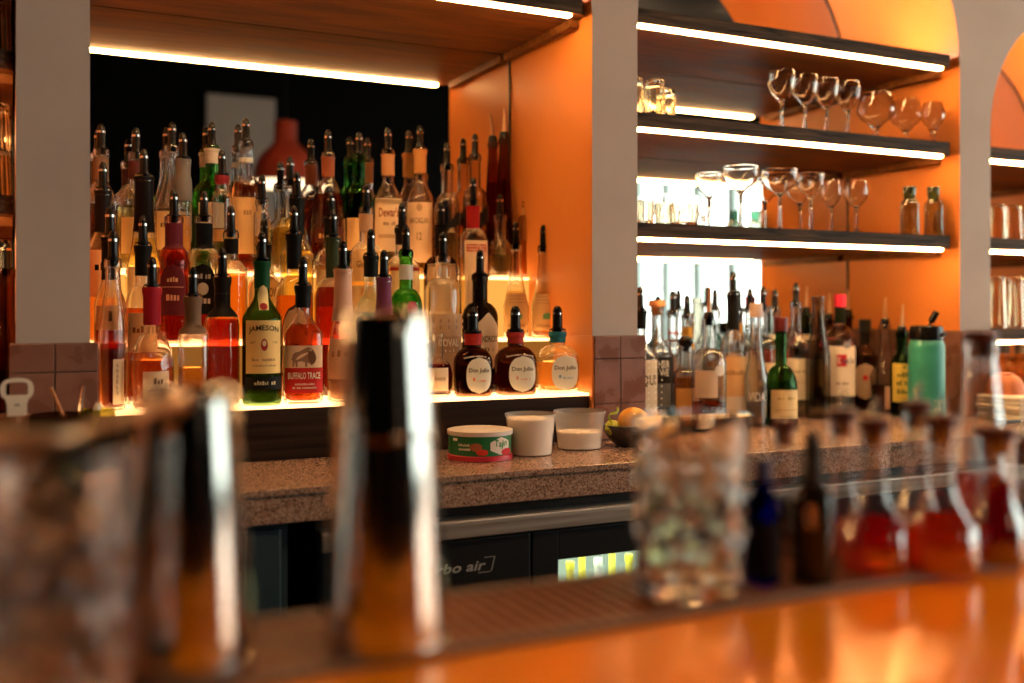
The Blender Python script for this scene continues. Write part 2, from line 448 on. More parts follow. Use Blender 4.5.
# ---- lowest step, front row (left to right)
bottle(113,231,Yf,31,T1,'taper',RUBY,.44,lab=[('patch',.19,.30,.42,(.72,.62,.46),'rect',.25)]+[('text',ch,.30-.036*i,.13,.026,(.2,.14,.1),.12) for i,ch in enumerate('ANGELS')]+[('patch',.19,.26,.04,(.45,.36,.25),'rect',.45)],
  label='tapering clear bottle of red whiskey with upright cream strip label beside left pier',group=GLA,rz=.1)
bottle(152,257,Yf,48,T1,'bulb',(.95,.36,.08),.40,foil=(.68,.985,(.50,.02,.04)),lab=[('patch',.20,.22,.62,(.80,.56,.33),'rect',.15),('scr',1,.235,.62,.05,(.16,.07,.03),.15),('patch',.165,.006,.5,(.3,.15,.08),'rect',.15)],
  label='round-bellied clear bottle with dripping red wax neck on lowest step',group=GLA,rz=-.05)
bottle(193,267,Yf,27,T1,'square',(1,.52,.14),.36,foil=(.66,.985,(.22,.13,.08)),label='small square clear bottle with bronze neck sleeve and no paper label',group=GLA,rz=.05)
bottle(222.5,248,Yf,35,T1,'dome',RUBY,.66,foil=(.68,.985,(.035,.028,.025)),lab=[('patch',.78,.012,1.2,(.45,.4,.35),'rect'),('patch',.86,.012,1.2,(.45,.4,.35),'rect')],
  label='red liquor bottle with tall black neck sleeve left of green whiskey bottle',group=GLA)
bottle(262,232,Yf,40,T1,'round',(.5,.42,.1),.5,glass=(.035,.13,.025),foil=(.80,.985,(.008,.07,.025)),
  lab=[('patch',.40,.36,1.02,(.84,.58,.22),'rect'),('text','JAMESON',.525,1.62,.048,(.05,.035,.02),0,.015),('patch',.415,.085,.17,(.35,.03,.03),'disc'),('patch',.425,.04,.10,(.75,.55,.3),'disc'),('text','EST',.43,.26,.016,(.4,.25,.1),-.55),('text','1780',.43,.28,.016,(.4,.25,.1),.55),('scr',1,.315,1.2,.020,(.35,.2,.09)),('scr',1,.275,1.15,.014,(.4,.25,.12)),
       ('patch',.155,.085,1.02,(.02,.02,.015),'rect'),('scr',1,.158,.95,.03,(.6,.5,.3)),('patch',.735,.17,.22,(.72,.58,.28),'arch'),('patch',.675,.05,.17,(.35,.03,.03),'disc')],
  label='green glass whiskey bottle with large cream label and small red crest, lowest step',group=GLA,rz=-.10)
bottle(303,257,Yf,43,T1,'flat',(.85,.16,.03),.66,foil=(.80,.985,(.02,.02,.022)),
  lab=[('patch',.385,.20,.93,(.80,.52,.30),'rect'),('patch',.195,.21,.93,(.55,.025,.02),'rect'),('poly',BUF,.388,1.25,.17,(.30,.15,.08)),('poly',BUFH,.385,1.25,.17,(.16,.07,.035)),('patch',.445,.012,.05,(.7,.5,.3),'disc',.30),('text','BUFFALO TRACE',.235,1.55,.055,(.85,.72,.5)),('scr',1,.165,.9,.018,(.8,.6,.45)),('scr',1,.135,1.1,.018,(.8,.6,.45))],
  label='flat bourbon bottle with brown buffalo picture above red label band',group=GLA,rz=-.16)
bottle(343,241,Yf,32,T1,'carafe',(1,.72,.5),.5,glass=(.95,.80,.70),foil=(.60,.985,(.85,.50,.36)),lab=[('patch',.32,.3,1.0,(.8,.45,.25),'rect'),('scr',1,.36,1.3,.05,(.4,.15,.05))],
  label='pale pink long-necked bottle rising behind the tall steel shaker',group=GLA)
bottle(384,250,Yf,25,T1,'tall',(1,.6,.3),.55,foil=(.56,.985,(.20,.05,.12)),lab=[('patch',.62,.10,.35,(.8,.7,.6),'disc'),('patch',.62,.06,.2,(.25,.06,.14),'disc'),('patch',.3,.3,1.1,(.75,.6,.45),'rect')],
  label='slim bottle with purple neck sleeve bearing a small round white badge',group=GLA)
bottle(438,333,Yf,32,T1,'bulb',DRED,.5,cap='none',lab=[('patch',.28,.36,.8,(.78,.62,.42),'rect'),('scr',1,.30,1.0,.07,(.45,.3,.2))],
  label='low dark red bottle with cream label left of the first dark tequila bottle',group=GLA,neck=.012)
for (u, v, w, g, lq, fo, cc, lb, em) in (
  (473,307,41,(.10,.03,.013),(.4,.14,.04),(.55,.04,.03),(.55,.12,.06),'dark brown tequila bottle with red neck band, left of its brown twin',(.8,.2,.08)),
  (515.5,306,41,(.09,.03,.015),(.4,.15,.05),(.50,.05,.04),(.6,.2,.1),'dark brown tequila bottle with red neck band, between brown twin and pale bottle',(.75,.35,.25)),
  (557.5,306,41.5,(.95,.95,.88),(1,.83,.42),(.03,.22,.30),(.1,.25,.4),'pale gold tequila bottle with blue neck band at right end of lowest step',(.2,.4,.6))):
    bottle(u,v,Yf,w,T1,'squat',lq,.50,glass=g,foil=(.80,.97,fo),psc=1.3,lab=[('patch',.33,.56,.66,(.82,.76,.60),'oval',.18),('text','Don Julio',.40,1.05,.085,(.10,.07,.04),.18),('patch',.27,.06,.06,em,'disc',-.08),('scr',1,.25,.45,.03,em,.3),('scr',1,.63,1.3,.024,(.8,.7,.55),.05,.03)] ,
      label=lb,group=GLA,rz=-.24,neck=.0175)
# ---- lowest step, back row
bottle(110,207,Yb-.01,33,T1,'round',DRED,.5,foil=(.74,.985,(.02,.015,.015)),lab=[('patch',.52,.14,1.0,(.8,.5,.25),'rect'),('scr',1,.53,.3,.06,BL)],label='bottle of dark red spirit standing behind the tapering strip-label bottle',group=GLA)
bottle(143,216,Yb,34,T1,'dome',(.75,.15,.02),.60,foil=(.80,.985,(.02,.02,.02)),lab=[('patch',.45,.24,1.0,(.85,.55,.28),'rect'),('scr',1,.47,1.2,.045,(.3,.1,.03))],label='amber bottle with broad black neck behind the red wax bottle',group=GLA)
bottle(294,206,Yb,42,T1,'dome',AMB,.62,foil=(.78,.985,(.015,.015,.014)),lab=[('patch',.36,.42,.80,(.10,.03,.02),'arch',-.1),('patch',.36,.39,.74,(.85,.45,.20),'arch',-.1),('text',"MICHTER'S",.44,1.05,.05,(.12,.04,.02),-.1,.03),('scr',1,.33,.5,.05,(.12,.04,.02),-.1)],
  label='amber whiskey bottle with arched orange label half hidden behind buffalo bottle',group=GLA,rz=-.02)
bottle(333,210,Yb,40,T1,'dome',(.45,.03,.012),.68,foil=(.74,.985,(.05,.07,.035)),label='wide dark red bottle with olive green neck sleeve, no label showing',group=GLA)
bottle(371,229,Yb,33,T1,'round',(.8,.9,.7),.5,glass=(.88,.96,.90),foil=(.84,.985,(.015,.02,.02)),lab=[('patch',.42,.34,.9,(.15,.45,.40),'rect'),('patch',.42,.30,.35,(.45,.65,.55),'rect',.3),('scr',1,.45,.7,.06,(.8,.85,.75))],label='clear bottle with teal label behind top of the tall steel shaker',group=GLA)
bottle(406,226,Yb,33,T1,'dome',(.25,.75,.15),.7,glass=(.06,.42,.05),foil=(.80,.90,(.75,.74,.68)),lab=[('patch',.60,.10,.36,(.30,.02,.04),'disc',.25),('patch',.60,.07,.24,(.42,.05,.07),'disc',.25),('patch',.28,.28,1.0,(.75,.72,.6),'rect'),('scr',1,.3,1.5,.04,(.1,.3,.12))],
  label='bright green gin bottle with dark red wax seal on its shoulder',group=GLA,rz=-.2)
bottle(443,232,Yb,38,T1,'straight',(1,.93,.75),.55,lab=[('patch',.36,.44,1.15,(.62,.42,.26),'rect'),('patch',.36,.12,1.15,(.50,.32,.20),'rect')]+[('patch',.17+.045*j,.03,.05,(.45,.27,.17),'disc',-.8+.4*i) for i in range(5) for j in (0,1,7,8)]+[('text','KOVAL',.375,.95,.055,(.9,.82,.68)),('scr',1,.32,.4,.025,(.9,.82,.68))],
  label='clear cylindrical bottle with lacy tan band label and gold cork',group=GLA,rz=-.1)
bottle(480,250,Yb,36,T1,'stubby',(.03,.03,.03),.6,glass=(.012,.012,.012),lab=[('patch',.42,.50,.92,(.72,.58,.40),'diamond',.22),('text',"HENDRICK'S",.455,1.35,.055,(.08,.06,.05),.22),('scr',1,.37,.5,.04,(.25,.18,.12),.22)],
  label='black apothecary gin bottle with cream diamond label behind the dark tequila bottles',group=GLA,rz=-.15)
# ---- middle step
bottle(103,162,Ym,31,T2,'round',AMB,.6,foil=(.72,.985,(.03,.02,.02)),lab=[('patch',.45,.3,1.0,(.85,.55,.28),'rect'),('scr',1,.5,.8,.06,BL)],label='bottle with brown and black banded neck against the left pier, middle step',group=GLA)
bottle(144,149,Ym,38,T2,'waist',(1,.80,.25),.62,foil=(.66,.985,(.018,.012,.014)),lab=[('patch',.32,.26,1.0,(.9,.7,.35),'rect')],label='yellow liqueur bottle with wide black cone-shaped neck wrap',group=GLA,neck=.018)
bottle(174,190,Ym,31,T2,'stubby',DRED,.75,glass=(.75,.35,.28),foil=(.74,.94,(.14,.02,.035)),lab=[('patch',.42,.40,.9,(.10,.012,.018),'arch'),('scr',1,.5,.7,.04,(.6,.35,.2)),('scr',1,.36,.8,.05,(.65,.3,.2)),('patch',.44,.006,.7,(.5,.25,.15),'rect')],label='dark liquor bottle with maroon neck and maroon label',group=GLA)
bottle(204,191,Ym,31,T2,'stubby',DRED,.45,glass=(.93,.88,.80),foil=(.74,.94,(.015,.02,.035)),lab=[('patch',.42,.40,.9,(.02,.018,.022),'arch'),('scr',1,.52,.7,.04,(.4,.38,.35)),('patch',.42,.10,.35,(.4,.38,.34),'disc'),('scr',1,.33,.8,.05,(.45,.42,.4))],label='dark liquor bottle with navy neck and black label',group=GLA)
bottle(231,206,Ym,32,T2,'dome',AMB,.62,foil=(.80,.93,(.02,.02,.018)),label='plain amber bottle with ribbed black neck ring, left of the arched orange label',group=GLA)
bottle(264,219,Ym,36,T2,'flat',(1,.36,.06),.6,foil=(.82,.985,(.02,.02,.02)),lab=[('patch',.45,.48,.9,(.85,.50,.17),'arch'),('text','OW',.5,.5,.10,(.2,.07,.02),.45),('scr',1,.36,1.1,.05,(.4,.15,.05))],label='flat amber bottle with arched orange label behind green whiskey bottle',group=GLA)
bottle(297,172,Ym,34,T2,'round',(1,.72,.15),.62,foil=(.74,.985,(.02,.022,.02)),label='golden bottle with long black neck sleeve behind the arched orange label',group=GLA)
bottle(331,192,Ym,33,T2,'dome',(1,.60,.16),.6,foil=(.78,.985,(.03,.035,.03)),lab=[('patch',.42,.3,1.0,(.95,.7,.35),'rect')],label='golden bottle directly behind the olive neck of the dark red bottle',group=GLA)
bottle(366,184,Ym,33,T2,'dome',(1,.62,.18),.6,foil=(.82,.95,(.75,.42,.22)),lab=[('patch',.56,.24,1.05,(.92,.58,.24),'rect'),('text','Glenlivet',.57,1.35,.05,(.35,.14,.05)),('patch',.3,.22,1.05,(.9,.62,.3),'rect'),('patch',.36,.10,.4,(.8,.42,.16),'disc')],label='scotch bottle with two orange labels in front of the top-step green bottle',group=GLA)
bottle(402,203,Ym,32,T2,'square',(1,.70,.24),.62,foil=(.84,.985,(.03,.02,.015)),lab=[('patch',.45,.42,.9,(.95,.66,.30),'rect'),('patch',.62,.03,.9,(.5,.05,.03),'rect')],label='square golden bottle right behind the bright green gin bottle',group=GLA)
bottle(441,203,Ym,40,T2,'dome',(.10,.022,.006),.66,glass=(.09,.03,.012),foil=(.80,.985,(.02,.015,.012)),lab=[('patch',.44,.44,.95,(.80,.58,.34),'rect'),('patch',.44,.40,.88,(.70,.46,.25),'rect'),('scr',1,.52,1.3,.05,(.3,.15,.08))],label='big dark brown bottle with framed cream label above the lacy tan band bottle',group=GLA)
bottle(473,178,Ym,29,T2,'gin',(1,.82,.40),.6,foil=(.80,.96,(.45,.02,.02)),lab=[('patch',.42,.58,.92,(.92,.62,.34),'rect'),('text','BEEFEATER',.655,1.6,.055,(.6,.03,.02)),('patch',.45,.12,.14,(.62,.05,.04),'disc'),('patch',.40,.14,.10,(.55,.04,.03),'rect'),('patch',.17,.07,.28,(.65,.03,.03),'rect',-.55),('scr',1,.30,.6,.035,(.45,.1,.05))],
  label='square clear gin bottle with red neck and pale label with a small red guard figure',group=GLA,rz=-.1)
for u, v, lb in ((516,222,'clear tequila bottle with kraft label and green agave, left of its twin'),(543.5,225,'clear tequila bottle with kraft label and green agave, nearest the orange side wall')):
    bottle(u,v,Ym,26,T2,'carafe',(1,.76,.35),.5,lab=[('patch',.28,.40,1.05,(.66,.40,.17),'rect')]+[('patch',.45-.035*j,.006,.8-.1*(j % 2),(.40,.22,.1),'rect') for j in range(3)]+[('patch',.24,.07,.32,(.12,.30,.14),'arch',.1),('patch',.13,.03,.7,(.45,.26,.12),'rect')],label=lb,group=GLA,neck=.0125)
# ---- top step
bottle(101,124,Yt,32,T3,'round',DKAMB,.55,foil=(.74,.93,(.30,.19,.13)),label='bottle with tan and brown banded neck, first on the top step by the left pier',group=GLA)
bottle(136,128,Yt,40,T3,'dome',(1,.85,.35),.55,foil=(.78,.93,(.10,.03,.03)),lab=[('patch',.3,.3,.9,(.9,.7,.3),'rect')],label='broad pale yellow bottle behind the black cone neck wrap',group=GLA)
bottle(172,122,Yt,36,T3,'sweepy' if False else 'tall',(1,.6,.25),.5,lab=[('patch',.33,.3,1.0,(.95,.62,.3),'rect'),('scr',1,.38,1.3,.05,(.3,.12,.05))],label='clear long-necked bottle with orange label behind maroon neck bottle',group=GLA)
bottle(183,133,2.328,18,T3,'straight',(.9,.6,.25),.5,foil=(.62,.985,(.20,.19,.18)),label='thin bottle with grey ribbed metal neck sleeve on top step',group=GLA)
bottle(212,122,Yt,33,T3,'dome',(.4,.8,.15),.66,glass=(.08,.36,.04),foil=(.86,.975,(.72,.62,.52)),lab=[('patch',.4,.3,1.0,(.9,.72,.45),'rect')],label='green bottle with white neck ring on top step left of bumpy-necked whiskey',group=GLA)
bottle(222,150,2.322,22,T3,'straight',(1,.66,.36),.45,foil=(.90,.985,(.30,.03,.04)),label='narrow straight clear bottle with pink-red stopper collar on top step',group=GLA,neck=.013)
bottle(246,118,Yt,38,T3,'dome',(.75,.16,.03),.68,lab=[('patch',.36,.42,1.05,(.92,.56,.24),'rect'),('scr',1,.46,.5,.04,(.55,.28,.12))],foil=(.84,.875,(.95,.9,.8)),label='whiskey bottle with bulging clear neck and broad orange label below dark shoulder',group=GLA)
bottle(262,175,2.322,19,T3,'straight',(1,.6,.22),.5,label='short slim amber bottle on top step in front of broad orange label',group=GLA,neck=.013)
bottle(290,157,Yt,46,T3,'bulb',(1,.80,.2),.5,label='round-bodied yellow bottle in front of the mirrored red lamp',group=GLA)
bottle(328,130,Yt,40,T3,'tear',(.55,.07,.02),.66,foil=(.80,.965,(.35,.10,.05)),lab=[('patch',.32,.12,.9,(.12,.03,.02),'rect'),('scr',1,.32,1.2,.05,(.6,.35,.12))],label='teardrop cognac bottle of dark red spirit on top step',group=GLA)
bottle(359,132,Yt,34,T3,'wine',(.1,.5,.1),.7,glass=(.02,.15,.025),lab=[('patch',.34,.26,1.05,(.9,.55,.22),'rect')],label='dark green bottle on top step between cognac teardrop and orange-necked scotch',group=GLA)
bottle(388,128,Yt,36,T3,'round',(1,.72,.3),.5,foil=(.80,.965,(.72,.35,.16)),lab=[('patch',.40,.42,1.05,(.92,.66,.38),'rect'),('text',"Dewar's",.50,1.35,.075,(.38,.10,.04)),('scr',1,.41,.9,.03,(.4,.2,.1)),('patch',.31,.03,.7,(.7,.4,.2),'rect')],label='scotch bottle with orange neck foil and pale label with dark red script',group=GLA)
bottle(420,126,Yt,38,T3,'round',(1,.58,.15),.48,foil=(.80,.985,(.80,.36,.12)),lab=[('patch',.34,.46,1.05,(.92,.62,.38),'rect'),('text','MACALLAN',.43,1.4,.045,(.35,.15,.07)),('text','12',.31,.34,.06,(.4,.2,.1)),('patch',.53,.06,.2,(.6,.35,.2),'disc')],label='single malt bottle with gold neck and pale label marked 12',group=GLA)
bottle(447,143,Yt,32,T3,'square',(1,.66,.25),.4,lab=[('patch',.30+.045*i*.6,.11,.12,(.03,.022,.02),'rect',-.88+.22*i) for i in range(9)]+[('text','BLACK LABEL',.41,1.2,.04,(.7,.55,.3))],label='square clear scotch bottle with slanted black strip label',group=GLA)
bottle(475,134,Yt,32,T3,'square',(.9,.4,.1),.5,glass=(.75,.62,.45),lab=[('patch',.30+.045*i*.6,.13,.12,(.03,.022,.02),'rect',-.88+.22*i) for i in range(9)],label='square darker scotch bottle with slanted black strip label next to the tall brown cone',group=GLA)
bottle(504,109,2.383,27,T3,'cone',(.30,.06,.015),.7,glass=(.22,.06,.025),cap='metal',label='very tall dark brown cone-shaped bottle with brass spout',group=GLA)
bottle(500,203,2.328,25,T3,'bulb',(1,.75,.35),.35,label='small rounded clear bottle with dark stopper in front of tall brown cone',group=GLA,H=.155)
bottle(528,182,Yt-.02,20,T3,'straight',(1,.45,.1),.5,lab=[('patch',.88,.10,1.0,(.85,.55,.25),'rect')],label='short amber bottle alone at right end of the top step',group=GLA,neck=.014)
# ---- right bay, bottles standing on the granite counter
GRA = 'bottles on the granite counter of the right niche'
bottle(640,287,2.10,34,CTOP,'round',WATER,.6,foil=(.84,.985,BL),lab=[('patch',.36,.46,1.1,(.72,.66,.52),'rect'),('text','QUI',.42,.9,.10,(.12,.1,.08),.45)]+[('patch',.18+.05*j,.016,.05,(.9,.88,.8),'disc',-.6+.3*i) for i in range(6) for j in range(9)],
  label='clear bottle with speckled white label partly behind the middle pier',group=GRA,rz=-.5)
bottle(657,300,2.20,31,CTOP,'round',WATER,.6,cap='cork',lab=[('patch',.33,.50,1.1,(.05,.05,.055),'rect'),('text','HER',.52,.75,.06,(.8,.78,.72),.35),('text','WE',.45,.6,.06,(.8,.78,.72),.35),('patch',.26,.2,.5,(.2,.21,.23),'rect',.3)],label='clear bottle with big cork stopper and charcoal label',group=GRA,rz=-.5)
bottle(673,291,2.30,30,CTOP,'dome',WATER,.6,lab=[('patch',.80,.012,1.0,(.6,.06,.04),'rect')],label='clear bottle with thin red ring around its neck, back row',group=GRA)
bottle(687,295,2.345,19,CTOP,'tall',(1,.7,.2),.5,foil=(.66,.88,(.75,.42,.08)),label='bottle with gold foil neck in the back row left of bright spout',group=GRA)
bottle(686,336,2.08,24,CTOP,'square',(1,.42,.08),.62,cap='ball',lab=[('patch',.30,.4,.85,(.8,.38,.1),'rect')],label='short whiskey bottle with black ball stopper',group=GRA)
bottle(709,288,2.05,32,CTOP,'dome',(.65,.10,.02),.26,cap='metal',lab=[('patch',.43,.24,.7,(.82,.66,.5),'rect',-.35),('patch',.10,.14,.7,(.85,.72,.5),'rect',.2),('patch',.55,.10,.35,(.85,.78,.65),'disc',.5)],label='large clear bottle with a little red spirit left and metal spout',group=GRA)
bottle(733,272,2.12,24,CTOP,'round',(1,.72,.35),.5,foil=(.72,.985,(.02,.02,.02)),lab=[('patch',.36,.32,1.1,(.86,.52,.24),'rect'),('patch',.15,.14,1.1,(.85,.72,.58),'rect'),('scr',1,.4,1.3,.04,(.5,.25,.1))],label='slim bottle with long black neck and orange over white labels',group=GRA)
bottle(737,292,2.31,24,CTOP,'dome',(1,.6,.25),.4,cap='metal',foil=(.78,.96,(.8,.38,.06)),lab=[('patch',.5,.3,1.0,(.88,.62,.46),'rect')],label='bottle with orange neck band and spout in the back row',group=GRA)
bottle(750,288,2.33,23,CTOP,'square',AMB,.55,label='amber square bottle in back row against the bright mirror',group=GRA)
bottle(756,304,2.05,22,CTOP,'waist',WATER,.62,cap='cap',foilband=(.55,.4,.33),lab=[('text','VIDA',.25,1.5,.075,(.85,.82,.74))],label='curvy clear bottle with four white letters printed on the glass',group=GRA,neck=.013)
bottle(763,287,2.22,25,CTOP,'dome',WATER,.5,lab=[('patch',.35,.3,1.0,(.7,.5,.3),'rect')],label='clear bottle with black pourer behind the curvy lettered bottle',group=GRA)
bottle(775,289,2.335,25,CTOP,'round',(1,.4,.1),.55,lab=[('patch',.45,.3,1.0,(.55,.08,.04),'rect'),('patch',.72,.04,1.0,(.9,.85,.8),'rect')],label='amber bottle with red label in back row behind the green cream-label bottle',group=GRA)
bottle(781,318,2.06,30,CTOP,'longneck',(.25,.45,.08),.4,glass=(.03,.14,.025),cap='cap',foilband=(.14,.02,.02),foil=(.86,.89,(.03,.03,.02)),lab=[('patch',.20,.27,1.0,(.84,.68,.36),'rect',.2),('scr',1,.26,1.1,.03,(.45,.3,.1),.2),('patch',.15,.006,.7,(.55,.4,.2),'rect',.2)],label='dark green bottle with cream label and red cap, front row',group=GRA,rz=-.55)
bottle(796,283,2.2,24,CTOP,'round',(.95,.9,.6),.5,lab=[('patch',.33,.36,1.1,(.85,.76,.60),'rect'),('scr',1,.4,1.2,.03,(.4,.3,.2)),('patch',.3,.006,.9,(.6,.5,.4),'rect')],label='clear bottle with plain white label right of the green cream-label bottle',group=GRA)
bottle(806,287,2.34,22,CTOP,'wine',(.1,.2,.04),.7,glass=(.02,.08,.015),cap='metal',lab=[('patch',.75,.05,.9,(.75,.6,.4),'rect')],label='dark olive wine bottle with brass spout in the back row',group=GRA)
bottle(818,296,2.16,23,CTOP,'tall',None,0,glass=(.42,.38,.30),cap='none',label='tall frosted grey bottle without any label or pourer',group=GRA,edge=.9,neck=.0165)
bottle(829,294,2.345,22,CTOP,'wine',DRED,.6,glass=(.15,.07,.03),cap='metal',lab=[('patch',.74,.10,1.0,(.6,.04,.03),'rect'),('patch',.4,.3,1.0,(.6,.4,.2),'rect')],label='dark bottle with red neck label and spout behind frosted grey bottle',group=GRA)
bottle(840,295,2.22,28,CTOP,'dome',(.95,.92,.8),.62,cap='cap',foilband=(.85,.03,.09),foil=(.76,.90,(.03,.05,.03)),lab=[('patch',.36,.42,1.1,(.84,.76,.66),'rect'),('patch',.45,.10,.32,(.55,.03,.04),'rect',-.05),('text','K',.45,.2,.06,WH,-.2),('text','Ketel One',.45,.9,.05,(.06,.06,.15),.42),('patch',.58,.06,.25,(.3,.3,.35),'disc',.3),('scr',1,.26,.8,.025,(.3,.2,.2))],label='clear vodka bottle with hot pink cap and white label with red square',group=GRA,rz=-.6)
bottle(848,290,2.36,18,CTOP,'wine',BRN,.6,glass=(.14,.06,.03),cap='metal',label='thin dark bottle with copper spout right behind the pink-capped bottle',group=GRA)
bottle(865,320,2.27,22,CTOP,'round',DRED,.6,glass=(.3,.1,.05),cap='cap',foilband=(.015,.015,.015),foil=(.74,.88,(.05,.03,.025)),lab=[('patch',.32,.40,.95,(.55,.38,.26),'oval'),('patch',.36,.06,.22,(.65,.03,.03),'disc')],label='dark bottle with broad black cap and oval label with red dot',group=GRA)
bottle(885,298,2.19,27,CTOP,'waist',(.55,.25,.08),.30,cap='metal',lab=[('patch',.17,.26,.6,(.75,.5,.36),'rect',.5)],label='curvy clear bottle with black stopper and long copper spout',group=GRA,neck=.015)
bottle(902,305,2.09,21,CTOP,'dome',(.2,.35,.05),.6,glass=(.035,.13,.02),cap='metal',lab=[('patch',.40,.46,1.1,(.80,.62,.12),'rect'),('scr',1,.5,1.2,.06,(.12,.14,.04)),('scr',1,.40,1.3,.06,(.15,.17,.05)),('scr',1,.30,1.2,.06,(.15,.17,.05)),('patch',.585,.03,.12,(.2,.2,.05),'disc')],label='green bottle with yellow label and copper spout beside teal flask',group=GRA,rz=-.6)
# bay to the far left: two dark bottles seen past the left pier
bottle(6,240,2.12,34,CTOP,'round',DRED,.6,glass=(.25,.09,.04),label='dark bottle on counter in the far left niche, left of the pier',group='bottles in the far left niche')
# dark bottles on the counter of the far right bay
for u, v, lb in ((1003,343,'small amber jar bottle behind white cloth stack, left one'),(1021,343,'small amber jar bottle behind white cloth stack, right one')):
    bottle(u,v,2.28,24,CTOP,'stubby',(.9,.42,.06),.5,glass=(.95,.7,.35),cap='cap',foilband=(.05,.03,.02),label=lb,group='jars in the far right niche')

# settle the girths so that neighbours on one surface stand clear of each other, then build
SPECS = [((a[0],a[1],a[2],a[3]*(1.07 if a[4] == CTOP else 1))+a[4:], k) for a, k in SPECS]
LOC = [[wx(a[0], a[2]), a[2], mt(a[0], a[2], a[3])/2, a[4], 1.12 if SHAPES[a[5]][5] > 2.6 and SHAPES[a[5]][6] == 1 else 1.03, a[0]] for a, k in SPECS]
for it in range(80):
    for i in range(len(LOC)):
        p = LOC[i]
        p[2] = min(p[2], (MY-.003-p[1])/p[4])
        for j in range(i+1, len(LOC)):
            q = LOC[j]
            if abs(p[3]-q[3]) > .001: continue
            dx, dy = p[0]-q[0], p[1]-q[1]
            d = sqrt(dx*dx+dy*dy); need = p[2]*p[4]+q[2]*q[4]+.002
            if d < need:
                # slide a little in depth first, then slim both
                s_ = min(.003 if p[3] < T1-.05 else .0015, (need-d)/2); sg = 1 if dy >= 0 else -1
                lo_hi = {round(T1,4):(2.004,2.170), round(T2,4):(2.174,2.296), round(T3,4):(2.300,2.4135)}.get(round(p[3],4), (1.90,2.412))
                for r, g in ((p, sg), (q, -sg)):
                    y = r[1]+g*s_
                    if lo_hi[0]+r[2] <= y <= lo_hi[1]-r[2]: r[1] = y; r[0] = wx(r[5], y)
                if it > 25:
                    f = max(.985, d/need); p[2] *= f; q[2] *= f
for (a, k), l in zip(SPECS, LOC):
    if l[2] < .8*mt(a[0],a[2],a[3])/2: print('SLIM', a[0], a[1], round(l[2]/(mt(a[0],a[2],a[3])/2),2), l[2])
    a = list(a); a[2] = l[1]
    make_bottle(*a, R=l[2], **k)

# teal insulated flask
Yq = 1.972; xq = wx(926.5, Yq); zb_ = CTOP; hh = hz(926, 340, Yq)-zb_; Rq = mt(926, Yq, 35)/2
t = thing('water_flask', 'teal insulated water flask with black straw lid at right end of counter', 'flask', (xq, Yq, zb_), -.8)
mb = MB(); mb.lathe([(Rq*.90,0),(Rq*.98,.003),(Rq,.012),(Rq,hh*.90),(Rq*.985,hh*.94),(Rq*.93,hh*.975),(Rq*.86,hh)], 36)
mb.build('body', noisy((.035,.30,.24),(.05,.36,.29),(20,20,20),.38,name='teal_powder_coat'), t)
lid = MB(); lid.lathe([(Rq*.88,hh),(Rq*.94,hh+.002),(Rq*.94,hh+.024),(Rq*.88,hh+.036),(Rq*.80,hh+.038)], 36); lo = lid.build('lid', BLACK, t)
mb = MB(); mb.tube([(Rq*.1,0,hh+.034),(Rq*.25,0,hh+.05),(Rq*.45,0,hh+.066),(Rq*.55,0,hh+.075)], [.008,.0085,.009,.008], 12); mb.build('straw_spout', BLACK, t)
mb = MB(); mb.tube([(Rq*.96*cos(a), Rq*.96*sin(a)*.5-.01, hh+.018+.02*sin(a*.5)*0-.012*(1-cos(a*2))/2) for a in [radians(q) for q in range(-80, 81, 16)]], .0055, 8); mb.build('carry_strap', BLACK, t)
# ================================================================== the room
def ctr_tex(): pass
DARK = pbr((.004,.0035,.0035), .8, name='dark_paint', spec=.02)
FLOORM = noisy((.035,.028,.024), (.06,.048,.04), (3,3,3), .45, name='floor_concrete')
mb = MB(); mb.quad((ROOM_X0,ROOM_Y0,0),(ROOM_X1,ROOM_Y0,0),(ROOM_X1,WY+.5,0),(ROOM_X0,WY+.5,0)); struct(mb.build('floor', FLOORM, nrm=False))
mb = MB(); mb.box(ROOM_X0-.1,ROOM_X1+.1,ROOM_Y0-.1,WY+.5,CEIL,CEIL+.1); struct(mb.build('ceiling', pbr((.006,.006,.007),1,name='black_ceiling', spec=0)))
mb = MB(); mb.box(ROOM_X0-.1,ROOM_X0,ROOM_Y0,WY+.5,0,CEIL); struct(mb.build('wall_left', DARK))
mb = MB(); mb.box(ROOM_X0,ROOM_X1,ROOM_Y0-.15,ROOM_Y0,0,CEIL); struct(mb.build('wall_rear', DARK))
WINS = [(-3.3, -.95), (-.45, 1.75)]; VZ0, VZ1 = .75, 2.65
mb = MB(); ys = [ROOM_Y0-.15]+[q for w in WINS for q in w]+[WY+.5]
for k in range(0, 6, 2): mb.box(ROOM_X1,ROOM_X1+.15,ys[k],ys[k+1],0,CEIL)
for a, b in WINS: mb.box(ROOM_X1,ROOM_X1+.15,a,b,0,VZ0); mb.box(ROOM_X1,ROOM_X1+.15,a,b,VZ1,CEIL)
struct(mb.build('wall_right', DARK))
FRM = pbr((.45,.52,.50), .5, name='window_frame_paint'); PANE = thin((.97,.99,.98), 'window_pane', .9)
